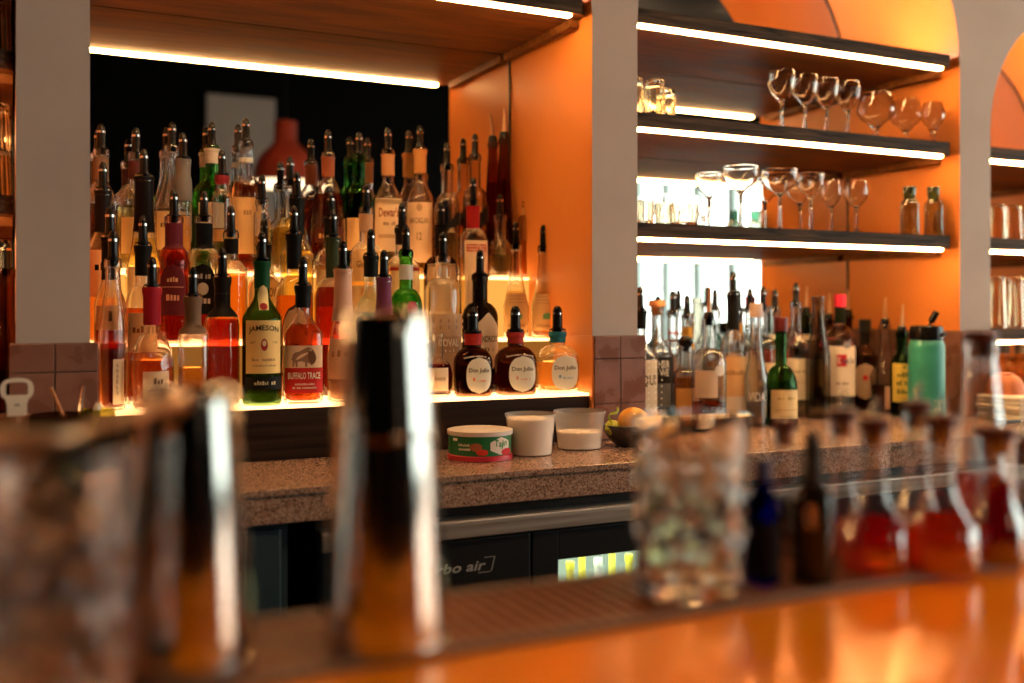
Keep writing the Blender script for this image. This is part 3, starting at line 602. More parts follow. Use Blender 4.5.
def window(n, axis, a0, a1, z0, z1, c, k):
    mb = MB()
    def bar(p0, p1, q0, q1):
        if axis == 'x': mb.box(p0,p1,c-.05,c+.02,q0,q1)
        else: mb.box(c-.02,c+.05,p0,p1,q0,q1)
    bar(a0,a0+.06,z0,z1); bar(a1-.06,a1,z0,z1); bar(a0+.06,a1-.06,z0,z0+.06); bar(a0+.06,a1-.06,z1-.06,z1)
    for i in range(1, k):
        p = lerp(a0, a1, i/k); bar(p-.04,p+.04,z0+.06,z1-.06)
    w = struct(mb.build('window_%d' % n, FRM))
    mb = MB()
    if axis == 'x': mb.quad((a0,c-.02,z0),(a1,c-.02,z0),(a1,c-.02,z1),(a0,c-.02,z1))
    else: mb.quad((c+.02,a0,z0),(c+.02,a1,z0),(c+.02,a1,z1),(c+.02,a0,z1))
    struct(mb.build('window_pane', PANE, w))
    ld = bpy.data.lights.new('daylight_portal', 'AREA'); ld.shape = 'RECTANGLE'; ld.size = a1-a0; ld.size_y = z1-z0; ld.cycles.is_portal = True
    lo_ = bpy.data.objects.new('daylight_portal', ld); col.objects.link(lo_)
    lo_.location = ((a0+a1)/2, c-.07, (z0+z1)/2) if axis == 'x' else (c+.07, (a0+a1)/2, (z0+z1)/2)
    lo_.rotation_euler = (pi/2, 0, 0) if axis == 'x' else (pi/2, 0, pi/2)
    return w
window(1, 'y', WINS[0][0], WINS[0][1], VZ0, VZ1, ROOM_X1+.06, 5)
window(2, 'y', WINS[1][0], WINS[1][1], VZ0, VZ1, ROOM_X1+.06, 3)
wd = bpy.data.worlds.new('sky'); scene.world = wd; wd.use_nodes = True
bg = wd.node_tree.nodes['Background']; bg.inputs[0].default_value = (.90,1.0,.90,1); bg.inputs[1].default_value = 6.2

# ---------------------------------------------------------------- bar wall with arched niches
def arch_pts(x0, x1, z0, spr, n=24):
    r = (x1-x0)/2; c = (x0+x1)/2
    return [(c-r*cos(pi*k/n), spr+r*sin(pi*k/n)) for k in range(n+1)]
BAYS = [(P0L-1.045, P0L, SPR), (P0R, P1L, SPR), (P1R, P2L, SPR), (P2R, P2R+.74, CH+.50)]
XL, XR = ROOM_X0, ROOM_X1
mb = MB()
x = XL
for (a, b, spr) in BAYS:
    mb.quad((x,WY,CTOP),(a,WY,CTOP),(a,WY,CEIL),(x,WY,CEIL))
    pts = arch_pts(a, b, CTOP, spr)
    for p, q in zip(pts, pts[1:]): mb.quad((p[0],WY,p[1]),(q[0],WY,q[1]),(q[0],WY,CEIL),(p[0],WY,CEIL))
    # the part between spring and counter belongs to piers: nothing
    x = b
mb.quad((x,WY,CTOP),(XR,WY,CTOP),(XR,WY,CEIL),(x,WY,CEIL))
struct(mb.build('wall_bar', PLASTER, nrm=False, smooth=False))
mb = MB(); mb.box(XL,XR,WY+.46,WY+.5,0,CEIL); struct(mb.build('wall_front', DARK, smooth=False))
BACKW = MY+.02
for i, (a, b, spr) in enumerate(BAYS):
    mb = MB(); pts = [(a, CTOP)]+arch_pts(a, b, CTOP, spr)+[(b, CTOP)]
    mb.rings([[(p[0],WY,p[1]) for p in pts], [(p[0],BACKW,p[1]) for p in pts]], 0, closed=False)
    struct(mb.build('wall_niche', ORANGE, nrm=False, ang=30))
    # mirror: silvered sheet filling the niche back
    mb = MB(); e = .0015
    outl = [(p[0]+(e if p[0] < (a+b)/2 else -e), p[1]-(e if p[1] > spr else 0)) for p in pts]
    mb.poly([(p[0],MY,p[1]) for p in outl]); mb.poly([(p[0],MY+.006,p[1]) for p in reversed(outl)])
    n = len(outl)
    for k in range(n):
        p, q = outl[k], outl[(k+1) % n]; mb.quad((p[0],MY,p[1]),(p[0],MY+.006,p[1]),(q[0],MY+.006,q[1]),(q[0],MY,q[1]),1)
    m = mb.build('mirror', [MIRROR, pbr((.02,.015,.01),.6)], smooth=False)
    mb = MB(); inner = [(lerp(p[0],(a+b)/2,.0085), p[1]-(.0045 if p[1] > spr else 0)) for p in outl]
    mb.rings([[(p[0],MY-.0025,p[1]) for p in outl], [(p[0],MY-.0025,p[1]) for p in inner], [(p[0],MY-.0002,p[1]) for p in inner], [(p[0],MY-.0002,p[1]) for p in outl], [(p[0],MY-.0025,p[1]) for p in outl]], 0, closed=False)
    mb.build('edge_channel', pbr((.02,.012,.008),.5,name='edge_channel'), m, smooth=False)
    tag(m, ['arched mirror behind the shelves of the far left niche','large arched mirror behind the stepped bottle display','large arched mirror behind the glass shelves and counter bottles','arched mirror behind the shelves of the far right niche'][i], 'mirror', 'mirrors at the niche backs')
# pier base tiles
def tiles(x0, x1, name):
    mb = MB(); top = CH-.059; y1 = WY-.001
    mb.box(x0, x1, WY-.010, y1, CTOP, top-.001, 1)
    zs = [CTOP+.001, CTOP+.083, top-.0515, top]; zs = [CTOP+.0015, top-.1535, top-.0530, top-.0015] ; h = []
    xs = [x0, (x0+x1)/2, x1]
    for r in range(3):
        for k in range(2):
            za, zb_ = zs[r]+.001, zs[r+1]-.001
            mb.box(xs[k]+(.0 if k == 0 else .001), xs[k+1]-(.0 if k == 1 else .001), WY-.0135, WY-.0098, za, zb_, 0)
    o = mb.build(name, [TILE, GROUT], smooth=False, bevel=.0012); struct(o)
tiles(P0L-.010, P0R+.013, 'trim_1'); tiles(P1L-.001, P1R+.014, 'trim_2'); tiles(P2L-.001, P2R+.006, 'trim_3')
# tile lining of niche sides (bottom)
for k, (x0, x1) in enumerate([(P1L-.006, P1L-.0005), (P2L-.006, P2L-.0005), (P1R+.0005, P1R+.006)]):
    mb = MB(); mb.box(x0, x1, WY-.009, MY-.001, CTOP+.0005, CH-.060)
    struct(mb.build('trim_%d' % (4+k), [ORANGE if k == 0 else TILE], smooth=False))

# ---------------------------------------------------------------- shelves with LED strips
def shelf(x0, x1, h, label, group='niche shelves with light strips', up=False):
    t = thing('niche_shelf', label, 'shelf', ((x0+x1)/2, WY, h), 0, group)
    L = (x1-x0)/2; c = .02
    mb = MB(); z0, z1 = 0, .034
    pl = [(-L,.4135),(-L,.008+c*0),( L-c,.008),(L,.008+c),(L,.4135)]
    for z in (z0, z1): mb.poly([(p[0],p[1],z) for p in (pl if z else reversed(pl))], 1)
    for k in range(5):
        p, q = pl[k], pl[(k+1) % 5]; mb.quad((p[0],p[1],z0),(q[0],q[1],z0),(q[0],q[1],z1),(p[0],p[1],z1))
    mb.build('board', [WOODF, WOODU], t, smooth=False, bevel=.0015)
    # wooden cleat at the right end under the board
    mb = MB(); mb.box(L-.022,L-.001,.055,.405,-.018,-.0005); mb.build('end_cleat', WOODU, t, smooth=False)
    mb = MB(); mb.box(-L+.01,L-.042,.0105,.026,-.0085,-.0004); mb.build('led_strip', LED, t, smooth=False, bevel=.002)
    if up:
        mb = MB(); mb.box(-L+.03,L-.05,.10,.115,.0345,.042); mb.build('uplight_strip', LEDUP, t, smooth=False)
    return t
shelf(P0R+.004, P1L-.004, CH+.661, 'dark wooden shelf with light strip above the stepped bottles, left niche', up=True)
for h, lb in ((.661,'topmost dark wooden shelf of the right niche'),(.421,'middle dark wooden shelf of the right niche, carrying stemmed glasses and snifters'),(.166,'lowest dark wooden shelf of the right niche, carrying coupes and green flasks')):
    shelf(P1R+.004, P2L-.010, CH+h, lb, up=h > .6)
for h, lb in ((.421,'upper dark shelf in the far left niche beside the left pier'),(.166,'lower dark shelf in the far left niche beside the left pier')):
    shelf(BAYS[0][0]+.004, P0L-.004, CH+h, lb)
for h, lb in ((.421,'upper dark shelf in the far right niche'),(.166,'middle dark shelf in the far right niche, over the tall glasses'),(-.090,'lowest dark shelf in the far right niche, under the tall glasses')):
    shelf(P2R+.004, BAYS[3][1]-.004, CH+h, lb, up=h > .4)

# ---------------------------------------------------------------- lit stepped display
x0, x1 = P0R+.004, P1L-.0075
L = (x1-x0)/2; A = [T1-CTOP, T2-CTOP, T3-CTOP]; YY = [.001, .172, .298, .412]
for k in range(3):
    t = thing('display_step', ['lowest display step, dark wood front under glowing acrylic top','middle glowing acrylic display step behind the first bottle rows','highest glowing acrylic display step against the mirror'][k], 'display step', ((x0+x1)/2, WY+YY[k], CTOP), 0, 'lit steps of the bottle display')
    D = YY[k+1]-YY[k]-.0008
    mb = MB(); mb.box(-L,L,0,D,.0005,A[0]-.0065); mb.build('plinth', DARKWOOD, t, smooth=False)
    if k:
        mb = MB(); mb.box(-L,L,.0005,D,A[0]-.006,A[k]-.0065); mb.build('riser', ACRYLD if k == 1 else ACRYLF, t, smooth=False)
    mb = MB(); mb.box(-L,L,0,D,(A[k]-.006),A[k]); mb.build('glowing_top', ACRYL, t, smooth=False)

# ---------------------------------------------------------------- granite worktop, fridge and cabinet below
mb = MB(); CY = 1.682
mb.box(ROOM_X0+.3,3.6,CY,MY,CTOP-.012,CTOP); mb.box(ROOM_X0+.3,3.6,CY+.004,MY,CTOP-.058,CTOP-.012)
tag(mb.build('worktop', GRANITE, smooth=False, bevel=.002), 'long speckled pink granite worktop of the back bar', 'worktop')
BLKM = pbr((.010,.010,.011), .35, name='black_enamel')
t = thing('bar_fridge', 'black under-counter bottle fridge with steel top rail and lit glass door', 'fridge', (.47, 1.70, 0))
mb = MB(); W = 2.0; zt = CTOP-.063
# carcass as open box around the lit compartment (compartment x .40..1.25)
mb.box(0,W,.03,.60,0,.18); mb.box(0,.42,.03,.60,.18,zt); mb.box(1.28,W,.03,.60,.18,zt); mb.box(.42,1.28,.03,.60,zt-.07,zt); mb.box(.42,1.28,.55,.60,.18,zt-.07)
mb.build('carcass', BLKM, t, smooth=False)
mb = MB(); mb.box(.421,1.279,.545,.5495,.181,zt-.071); mb.box(.421,.4255,.04,.5445,.181,zt-.071); mb.build('liner', pbr((.80,.86,.78),.5,name='fridge_liner'), t, smooth=False)
mb = MB(); mb.box(0,W,-.012,.03,CH-.409,CH-.3765); mb.build('steel_rail', STEEL, t, smooth=False, bevel=.003)
mb = MB(); mb.box(.004,.398,0,.028,.19,CH-.414); d = mb.build('door', BLKM, t, smooth=False, bevel=.003)
# badge on the door
pm = pbr((.30,.29,.28), .5, name='badge_print'); mb = MB()
vs, fs, asp = text_geo('turbo air'); 
bx = wx(468,1.70)-.47; bz = CH-.463
for xx, yy in vs: mb.v.append((bx-.028+xx*.125+yy*.006, -.0006, bz+yy*.018))
for f in fs: mb.f.append(f); mb.m.append(0)
for (a, b, c, e) in ((bx+.032,bx+.052,.0125,.0140),(bx+.020,bx+.044,-.0140,-.0125)):
    mb.quad((a,-.0006,bz+c),(b,-.0006,bz+c),(b,-.0006,bz+e),(a,-.0006,bz+e))
mb.quad((bx+.045,-.0006,bz-.0125),(bx+.047,-.0006,bz-.0125),(bx+.054,-.0006,bz+.014),(bx+.052,-.0006,bz+.014))
mb.build('badge', pm, d, smooth=False, nrm=False)
mb = MB(); fz0, fz1 = .19, CH-.414; gx0, gx1, gz1 = .457, 1.235, CH-.471
mb.box(.402,gx0,0,.028,fz0,fz1); mb.box(gx1,1.29,0,.028,fz0,fz1); mb.box(gx0,gx1,0,.028,fz0,fz0+.06); mb.box(gx0,gx1,0,.028,gz1,fz1)
g = mb.build('glass_door', BLKM, t, smooth=False, bevel=.002)
mb = MB(); mb.box(gx0-.005,gx1+.005,.012,.016,fz0+.055,gz1+.005); mb.build('pane', thin((.9,.97,.93),'door_pane',.9), g, smooth=False)
mb = MB(); mb.box(1.294,W-.004,0,.028,.19,CH-.414); mb.build('door', BLKM, t, smooth=False, bevel=.003)
mb = MB(); mb.box(.45,1.25,.05,.22,zt-.080,zt-.0705); mb.build('interior_light', emis((.85,1,.82),9,'fridge_lamp'), t, smooth=False)
mb = MB()
for k in range(14): mb.box(.43,1.275,.06+.034*k,.066+.034*k,.446,.4495)
mb.build('wire_shelf', CHROME, t, smooth=False)
FSH = .450
for i, (u, c1, tall) in enumerate(((570,(.80,.62,.06),0),(582,(.82,.68,.05),1),(598,(.85,.82,.7),0),(612,(.80,.72,.08),1),(629,(.82,.66,.06),0),(646,(.7,.75,.6),1))):
    Y = 1.83+.03*(i % 2); xx = wx(u, Y); top_ = CH-.471-(.022 if tall else .040)
    b = thing('chilled_bottle', ['yellow-capped bottle at left end of lit fridge shelf','taller yellow bottle, second from left in lit fridge','white-capped bottle low in the lit fridge between yellow ones','taller yellow bottle right of the white-capped one in lit fridge','short yellow bottle near right end of lit fridge window','pale green bottle at right end of lit fridge window behind mixing glass'][i], 'bottle', (xx, Y, FSH), 0, 'bottles in the lit fridge')
    hh = top_-FSH-.002
    zn = hh-.075
    mb = MB(); mb.lathe([(.019,0),(.020,.004),(.020,zn*.55),(.016,zn*.75),(.0085,zn*.95),(.0075,hh-.016)], 18); mb.build('body', pbr((c1[0],c1[1]*.95,c1[2]+.05),.25,name='juice'), b)
    mb = MB(); mb.lathe([(.0082,hh-.0155),(.0092,hh-.015),(.0092,hh-.002),(.0082,hh)], 18); mb.build('cap', pbr(c1,.4,name='cap'), b)
t = thing('base_cabinet', 'dark blue panelled cabinet under the granite, left of the fridge', 'cabinet', (-1.6, 1.70, 0))
BLUE = pbr((.022,.045,.060), .4, name='blue_paint'); mb = MB(); mb.box(0,2.02,.02,.60,0,CTOP-.06); mb.build('body', BLUE, t, smooth=False)
for k in range(3):
    a, b = .02+.665*k, .02+.665*k+.655; mb = MB(); z0, z1 = .1, CTOP-.07
    f_ = .055
    mb.box(a,a+f_,0,.02,z0,z1); mb.box(b-f_,b,0,.02,z0,z1); mb.box(a+f_,b-f_,0,.02,z0,z0+f_); mb.box(a+f_,b-f_,0,.02,z1-f_,z1); mb.box(a+f_,b-f_,.012,.02,z0+f_,z1-f_)
    mb.build('door', BLUE, t, smooth=False, bevel=.003)

# ---------------------------------------------------------------- front bar
t = thing('bar_counter', 'front bar with glossy copper-orange top', 'bar', (0, 0, 0))
BARM = noisy((.92,.24,.004), (.96,.31,.010), (1.2,14,14), .12, .22, .4, name='copper_top', detail=3)
mb = MB(); mb.box(-1.6,3.4,.14,.862,BAR-.045,BAR-.006); mb.build('top', BARM, t, smooth=False, bevel=.006)
mb = MB(); mb.box(-1.6,3.4,.34,.84,0,BAR-.046); mb.build('front_panel', DARKWOOD, t, smooth=False)
RUB = noisy((.20,.060,.022), (.27,.085,.032), (60,60,60), .45, name='brown_rubber')
RUBE = pbr((.16,.11,.085), .4, name='mat_edge')
t = thing('bar_mat', 'long brown rubber drip mat along the bar edge under the bottles', 'mat', (.9, .787, BAR-.006))
mb = MB(); X = 2.2; mb.box(-X,X,-.066,.066,0,.002)
nx, ny = 300, 15
for i in range(nx):
    xx = -X+.014+(2*X-.028)*i/(nx-1)
    if not -1.3 < xx < .5: continue
    for j in range(ny):
        yy = -.056+.112*j/(ny-1); mb.box(xx-.0032,xx+.0032,yy-.0026,yy+.0026,.002,.006)
mb.build('nubs', RUB, t, smooth=False)
mb = MB(); mb.box(-X,X,-.071,-.0635,0,.0068); mb.box(-X,X,.0635,.071,0,.0068); mb.build('raised_border', RUBE, t, smooth=False, bevel=.001)

# ---------------------------------------------------------------- things behind the camera, seen in the mirrors
t = thing('pendant_lamp', 'terracotta dome pendant lamp seen in the left mirror', 'lamp', (1.565, -1.63, 2.01))
SH = pbr((.19,.024,.010), .6, spec=.1, name='terracotta_enamel'); R = .20
pr = [(R,0),(R*.995,.03),(R*.96,.08),(R*.86,.135),(R*.68,.185),(R*.48,.222),(.074,.25),(.070,.27),(.070,.38),(.05,.385)]
mb = MB(); mb.lathe(pr+[(r-.004, z-.002) for r, z in reversed(pr)], 36, cap0=False, cap1=False); mb.build('shade', SH, t)
mb = MB(); mb.lathe([(R*.93,-.028),(R*.95,-.01),(R*.95,.012),(R*.9,.014)], 32); mb.build('diffuser', emis((1,.72,.42),3.2,'lamp_diffuser'), t)
mb = MB(); mb.tube([(0,0,.384),(0,0,CEIL-2.01)], .006, 8); mb.build('cord', BLACK, t)
mb = MB(); mb.box(1.39,1.93,ROOM_Y0+.001,ROOM_Y0+.035,1.25,2.90); tag(mb.build('wall_panel', pbr((.36,.29,.25),.8,name='canvas',spec=.1), smooth=False, bevel=.004), 'large blank pale panel on the rear wall, reflected left of the red lamp', 'panel')
t = thing('ceiling_duct', 'grey ventilation duct under the dark ceiling, reflected in the left mirror', 'duct', (1.6, -1.0, 2.95))
mb = MB(); mb.tube([(-4.4,-1.2,0),(4.0,1.2,0)], .17, 24); mb.build('pipe', pbr((.016,.018,.02),.5,0,name='painted_duct',spec=.2), t)
mb = MB()
for k in range(5):
    f = (k+.5)/5; mb.box(lerp(-4.4,4,f)-.01,lerp(-4.4,4,f)+.01,lerp(-1.2,1.2,f)-.01,lerp(-1.2,1.2,f)+.01,.16,CEIL-2.95)
mb.build('hanger', BLACK, t, smooth=False)
t = thing('spot_lamp', 'small white ceiling spot lamp, a pale dot in the left mirror', 'lamp', (3.15, -2.2, 2.60))
mb = MB(); mb.lathe([(.045,0),(.05,.01),(.05,.12),(.03,.14)], 20, cap0=False); mb.build('housing', pbr((.5,.5,.5),.5), t)
mb = MB(); mb.lathe([(.044,.006),(.044,.012)], 20); mb.build('lens', emis((.9,.95,1),1.5,'spot_lens'), t)
mb = MB(); mb.tube([(0,0,.139),(0,0,CEIL-2.6)], .008, 8); mb.build('stem', BLACK, t)

# added warm fill lights at the ceiling, out of view, brightening bar and wall
for k, x in enumerate((.9, 2.0, 3.1, 4.2)):
    t = thing('fill_light', 'warm fill light added at the ceiling above the front bar', 'fill_light', (x, .10, CEIL), 0, 'added fill lights over the front bar')
    mb = MB(); mb.lathe([(.075,-.001),(.075,-.012),(.060,-.014),(.055,-.004),(.055,-.0015)], 28, cap0=False, cap1=False); mb.build('trim_ring', pbr((.05,.05,.05),.5), t)
    mb = MB(); mb.lathe([(.054,-.004),(.054,-.002)], 28); mb.build('lens', emis((1,.58,.30),620,'fill_light_lens'), t)
# ================================================================== glassware on the shelves
GL = realglass((1,.995,.985), 0, 1.46, 'crystal')
def stem_prof(h, w, kind):
    R = w/2; rb = {'coupe':.62,'nick':.86,'wine':.95,'snifter':.62}[kind]*R; T = .0011
    P = [(.0005,0),(rb,0),(rb,.0012),(rb*.6,.0035),(rb*.2,.007)]
    if kind == 'snifter':
        P += [(.0055,.014),(.005,.028)]
        B = [(.012,.034),(.45*R,.040+.04*h),(.80*R,.036+.18*h),(R,.034+.34*h),(.97*R,.034+.46*h),(.86*R,.034+.60*h),(.76*R,h)]
    elif kind == 'coupe':
        zb = h*.60; P += [(.0042,.02),(.0036,zb*.6),(.0045,zb-.006)]
        B = [(.010,zb),(.45*R,zb+.06*h),(.78*R,zb+.14*h),(.93*R,zb+.23*h),(R,zb+.33*h),(R*1.0,h)]
    elif kind == 'nick':
        zb = h*.50; P += [(.0042,.02),(.0034,zb*.6),(.0045,zb-.006)]
        B = [(.009,zb),(.50*R,zb+.07*h),(.82*R,zb+.17*h),(.97*R,zb+.29*h),(R,zb+.40*h),(.95*R,h)]
    else:
        zb = h*.52; P += [(.0042,.02),(.0034,zb*.6),(.0045,zb-.006)]
        B = [(.009,zb),(.55*R,zb+.06*h),(.88*R,zb+.16*h),(R,zb+.26*h),(.95*R,zb+.38*h),(.85*R,h)]
    # smooth the bowl
    S = []
    for k in range(len(B)-1):
        p0 = B[max(k-1,0)]; p1 = B[k]; p2 = B[k+1]; p3 = B[min(k+2,len(B)-1)]
        for t in (0,.25,.5,.75):
            f = lambda i: .5*((2*p1[i])+(p2[i]-p0[i])*t+(2*p0[i]-5*p1[i]+4*p2[i]-p3[i])*t*t+(3*p1[i]-p0[i]-3*p2[i]+p3[i])*t**3)
            S.append((f(0), f(1)))
    S.append(B[-1])
    outer = P+S; inner = [(max(.0005, r-T), z+T*.6) for r, z in reversed(S) if z > S[0][1]+.0005]
    return outer+[(S[-1][0]-T*.5, S[-1][1]+.0008)]+inner+[(.0005, S[0][1]+.003)]
def stemware(name, label, u, Y, z, w, h, kind, group, H=None, tilt=0):
    mb = MB(); mb.lathe(stem_prof(h, w, kind), 32)
    o = mb.build(name, GL, ang=60); o.location = (wx(u, Y), Y, z+.0003)
    return tag(o, label, 'glass', group)
S2, S3 = CH+.421+.0345, CH+.166+.0345
gA = 'small stemmed cocktail glasses on the middle shelf'
for i, (u, Y, px) in enumerate(((782,2.055,28),(805,2.062,26),(826.5,2.07,25),(848,2.075,25))):
    stemware('cocktail_glass', ['leftmost tulip cocktail glass of four in a row on middle shelf','second tulip cocktail glass from the left on middle shelf','third tulip cocktail glass from the left on middle shelf','tulip cocktail glass beside the snifters on middle shelf'][i], u, Y, S2, mt(u,Y,px), .146, 'nick', gA)
for i, (u, Y, w) in enumerate(((876,2.07,.100),(906,2.075,.085),(933,2.035,.062))):
    stemware('snifter', ['biggest round snifter, next to the tulip glasses','middle snifter on the middle shelf','small snifter nearest the orange side wall'][i], u, Y, S2, w, .125-.008*i, 'snifter', 'snifters on the middle shelf')
gB = 'coupes and wine glasses on the lowest shelf'
for i, (u, Y, px, h, k) in enumerate(((741,2.07,36,.155,'coupe'),(780,2.075,36,.155,'coupe'),(811,2.07,27,.150,'coupe'),(831,2.10,21,.140,'wine'),(856,2.075,24,.140,'wine'),(709,2.18,27,.150,'coupe'),(765,2.21,30,.15,'coupe'),(800,2.20,27,.15,'coupe'))):
    stemware('coupe' if k == 'coupe' else 'wine_glass', ['wide coupe at left front of the lowest shelf row','wide coupe in the front middle of the lowest shelf','third front coupe, beside the slim wine glasses','slim wine glass right of the front coupes','slim wine glass closest to the green flasks','coupe standing behind the ribbed tumblers, left end of back row','coupe in the back row between the two wide front coupes','coupe in the back row behind the third front coupe'][i], u, Y, S3, mt(u,Y,px), h, k, gB)
def tumbler_mesh(R, h, rib=18, flip=False, amp=.0012, taper=.9):
    T = .0025; mb = MB()
    P = [(.0005,0),(R*taper*.95,0),(R*taper,.003)]+[(lerp(R*taper,R,k/6), lerp(.006,h,k/6)) for k in range(1,7)]+[(lerp(R,R*taper,k/6)-T, lerp(h,.010,k/6)) for k in range(0,7)]+[(.0005,.009)]
    mb.lathe(P, rib*4, mod=lambda a, z: amp*abs(cos(a*rib/2)) if 0 < z < h else 0)
    if flip: mb.v = [(x, -y, h-z) for x, y, z in mb.v]
    return mb
RIBG = realglass((1,.97,.9), .02, 1.46, 'ribbed_glass')
def tumbler(u, Y, z, px, h, label, group, flip=True, x=None, name='ribbed_tumbler'):
    R = mt(u, Y, px)/2; o = tumbler_mesh(R, h, flip=flip).build(name, RIBG, ang=70)
    o.location = (wx(u, Y) if x is None else x, Y, z+.0004); return tag(o, label, 'glass', group)
gC = 'ribbed tumblers turned upside down on the shelves'
tumbler(633,2.10,S2,22,.098,'upturned ribbed tumbler on middle shelf, mostly hidden by the pier',gC)
tumbler(655,2.10,S2,22,.100,'upturned ribbed tumbler on middle shelf, in full view by the pier',gC)
tumbler(666,2.172,S2,20,.098,'upturned ribbed tumbler on middle shelf, behind the full one',gC)
tumbler(645,2.08,S3,18,.060,'low ribbed tumbler beside the pier on lowest shelf',gC,False)
tumbler(664,2.13,S3,18,.062,'low ribbed tumbler behind the glass dish on lowest shelf',gC,False)
tumbler(684,2.075,S3,29,.055,'wide low glass dish on the lowest shelf',gC,False,name='glass_dish')
for j, (z, h, lb) in enumerate(((S2,.105,'ribbed tumbler on upper shelf of far left niche'),(S3,.086,'lower of two stacked tumblers in far left niche'),(S3+.0875,.084,'upper of two stacked tumblers in far left niche'))):
    tumbler(0,2.09,z,46 if j != 2 else 44,h,lb,'tumblers in the far left niche',True,x=-.036)
# tall tumblers in the far right bay
for j, (u, Y, z, h) in enumerate(((998,2.06,S3,.10),(1014,2.06,S3,.10),(998,2.06,CH-.0555,.150),(1008,2.14,CH-.0555,.150),(1016,2.06,CH-.0555,.150),(1025,2.14,CH-.0555,.150))):
    o = tumbler_mesh(mt(u,Y,17)/2*(.92 if j > 1 else 1), h, 12, True, .0008, .8).build('highball_glass', RIBG, ang=70); o.location = (wx(u,Y), Y, z+.0004)
    tag(o, ['upturned glass next to pier on middle shelf of far right niche','second upturned glass on middle shelf of far right niche','tall upturned glass nearest the pier, far right niche','tall upturned glass in back row, second from pier, far right niche','tall upturned glass in front row at the frame edge, far right niche','tall upturned glass in back row at the frame edge, far right niche'][j], 'glass', 'upturned glasses in the far right niche')
# smoky green flasks
for i, u in enumerate((909.5, 933.5)):
    Y = 2.04; R = mt(u, Y, 17.5)/2; z = S3; h = hz(u, 187, Y)-z
    t = thing('green_flask', ['smoky green glass flask, left of a pair on lowest shelf','smoky green glass flask, right of a pair nearest the side wall'][i], 'bottle', (wx(u,Y), Y, z), -.5, 'smoky green flasks')
    P = [(R*.93,0),(R,.004),(R*.97,h*.62),(R*.86,h*.70),(R*.60,h*.745),(R*.62,h*.76)]
    mb = MB(); mb.lathe([p+(3.2,1) for p in P], 32, cap1=False); mb.build('body', thin((.34,.36,.27),edge=.8), t)
    mb = MB(); mb.lathe([(R*.55,h*.70),(R*.60,h*.762),(R*.66,h*.775),(R*.74,h*.985),(R*.70,h)], 24); mb.build('stopper', thin((.06,.20,.12),'dark_green_glass'), t)

# ================================================================== on the back counter
def deli(u, vb, px_top, px_bot, h, fill, label, Y):
    t = thing('deli_container', label, 'container', (wx(u,Y), Y, CTOP), 0, 'deli containers on the counter')
    R = mt(u,Y,px_top)/2; r = mt(u,Y,px_bot)/2; fr = lambda k: lerp(r, R*.97, k)
    P = [(r*.9,.0005),(r,.002)]+[(fr(k/5), lerp(.002,h-.006,k/5)) for k in range(1,6)]+[(R,h-.006),(R*1.01,h-.003),(R,h)]
    m, nt, out = newmat('frosted_plastic'); L_ = nt.links.new
    tr = N(nt,'ShaderNodeBsdfTransparent'); df = N(nt,'ShaderNodeBsdfPrincipled'); df.inputs['Base Color'].default_value = (.75,.70,.66,1); df.inputs['Roughness'].default_value = .3
    ms = N(nt,'ShaderNodeMixShader'); ms.inputs[0].default_value = .32; L_(tr.outputs[0],ms.inputs[1]); L_(df.outputs[0],ms.inputs[2]); L_(ms.outputs[0],out.inputs[0])
    mb = MB(); mb.lathe(P, 36, cap1=False); mb.build('tub', m, t)
    mb = MB(); mb.lathe([(r*.9,.0018),(r-.001,.003)]+[(fr(k/5*fill)-.0015, lerp(.003,h*fill,k/5)) for k in range(1,6)], 36); mb.build('contents', noisy((.82,.70,.60),(.88,.78,.68),(90,90,90),.9,name='sugar'), t)
deli(530.5,457,51,42,.083,.88,'translucent deli tub almost full of pale sugar, in the middle',1.865)
deli(579.5,454,52,43,.080,.45,'translucent deli tub half filled with pale sugar, by the tiled pier',1.90)
# chile-salt rimmer tub
Y = 1.86; u = 480; R = mt(u,Y,66)/2; h = .058
t = thing('rimmer_tub', 'short round green rimming-salt tub with red band and pale lid', 'tub', (wx(u,Y), Y, CTOP), -.45)
PR = [(R*.93,0),(R*.95,.002),(R*.95,h*.9),(R*.95,h)]
mb = MB(); mb.lathe([(R*.92,.0005),(R*.95,.002),(R*.95,h*.86)], 44); mb.build('tub', pbr((.012,.16,.045),.35,name='green_print'), t)
mb = MB(); mb.lathe([(R*.94,.0008),(R*.985,.001),(R*.985,.010),(R*.955,.0115)], 44, cap0=False, cap1=False); mb.build('base_band', pbr((.50,.02,.04),.35,name='red_plastic'), t)
mb = MB(); mb.lathe([(R*.95,h*.84),(R*.99,h*.845),(R*1.0,h*.99),(R*.97,h),(R*.5,h+.0005)], 44); mb.build('lid', pbr((.62,.55,.50),.4,name='lid_plastic'), t)
lm, mats = label_mesh([(R*.952,0),(R*.952,h)], 1, [('patch',.030,.034,.024,(.70,.62,.55),'diamond',.046),('text','Tajin',.0325,.032,.017,(.02,.22,.05),.046,-.003),('patch',.018,.014,.016,(.55,.03,.04),'disc',.062),
   ('patch',.029,.016,.012,(.35,.12,.06),'disc',-.006),('scr',1,.033,.024,.005,(.75,.72,.6),-.03),('scr',1,.025,.022,.005,(.75,.72,.6),-.03),('patch',.019,.012,.011,(.60,.05,.03),'oval',.006),('patch',.0425,.005,.006,(.8,.75,.7),'rect',-.05)])
lm.build('label', mats, t, nrm=False)
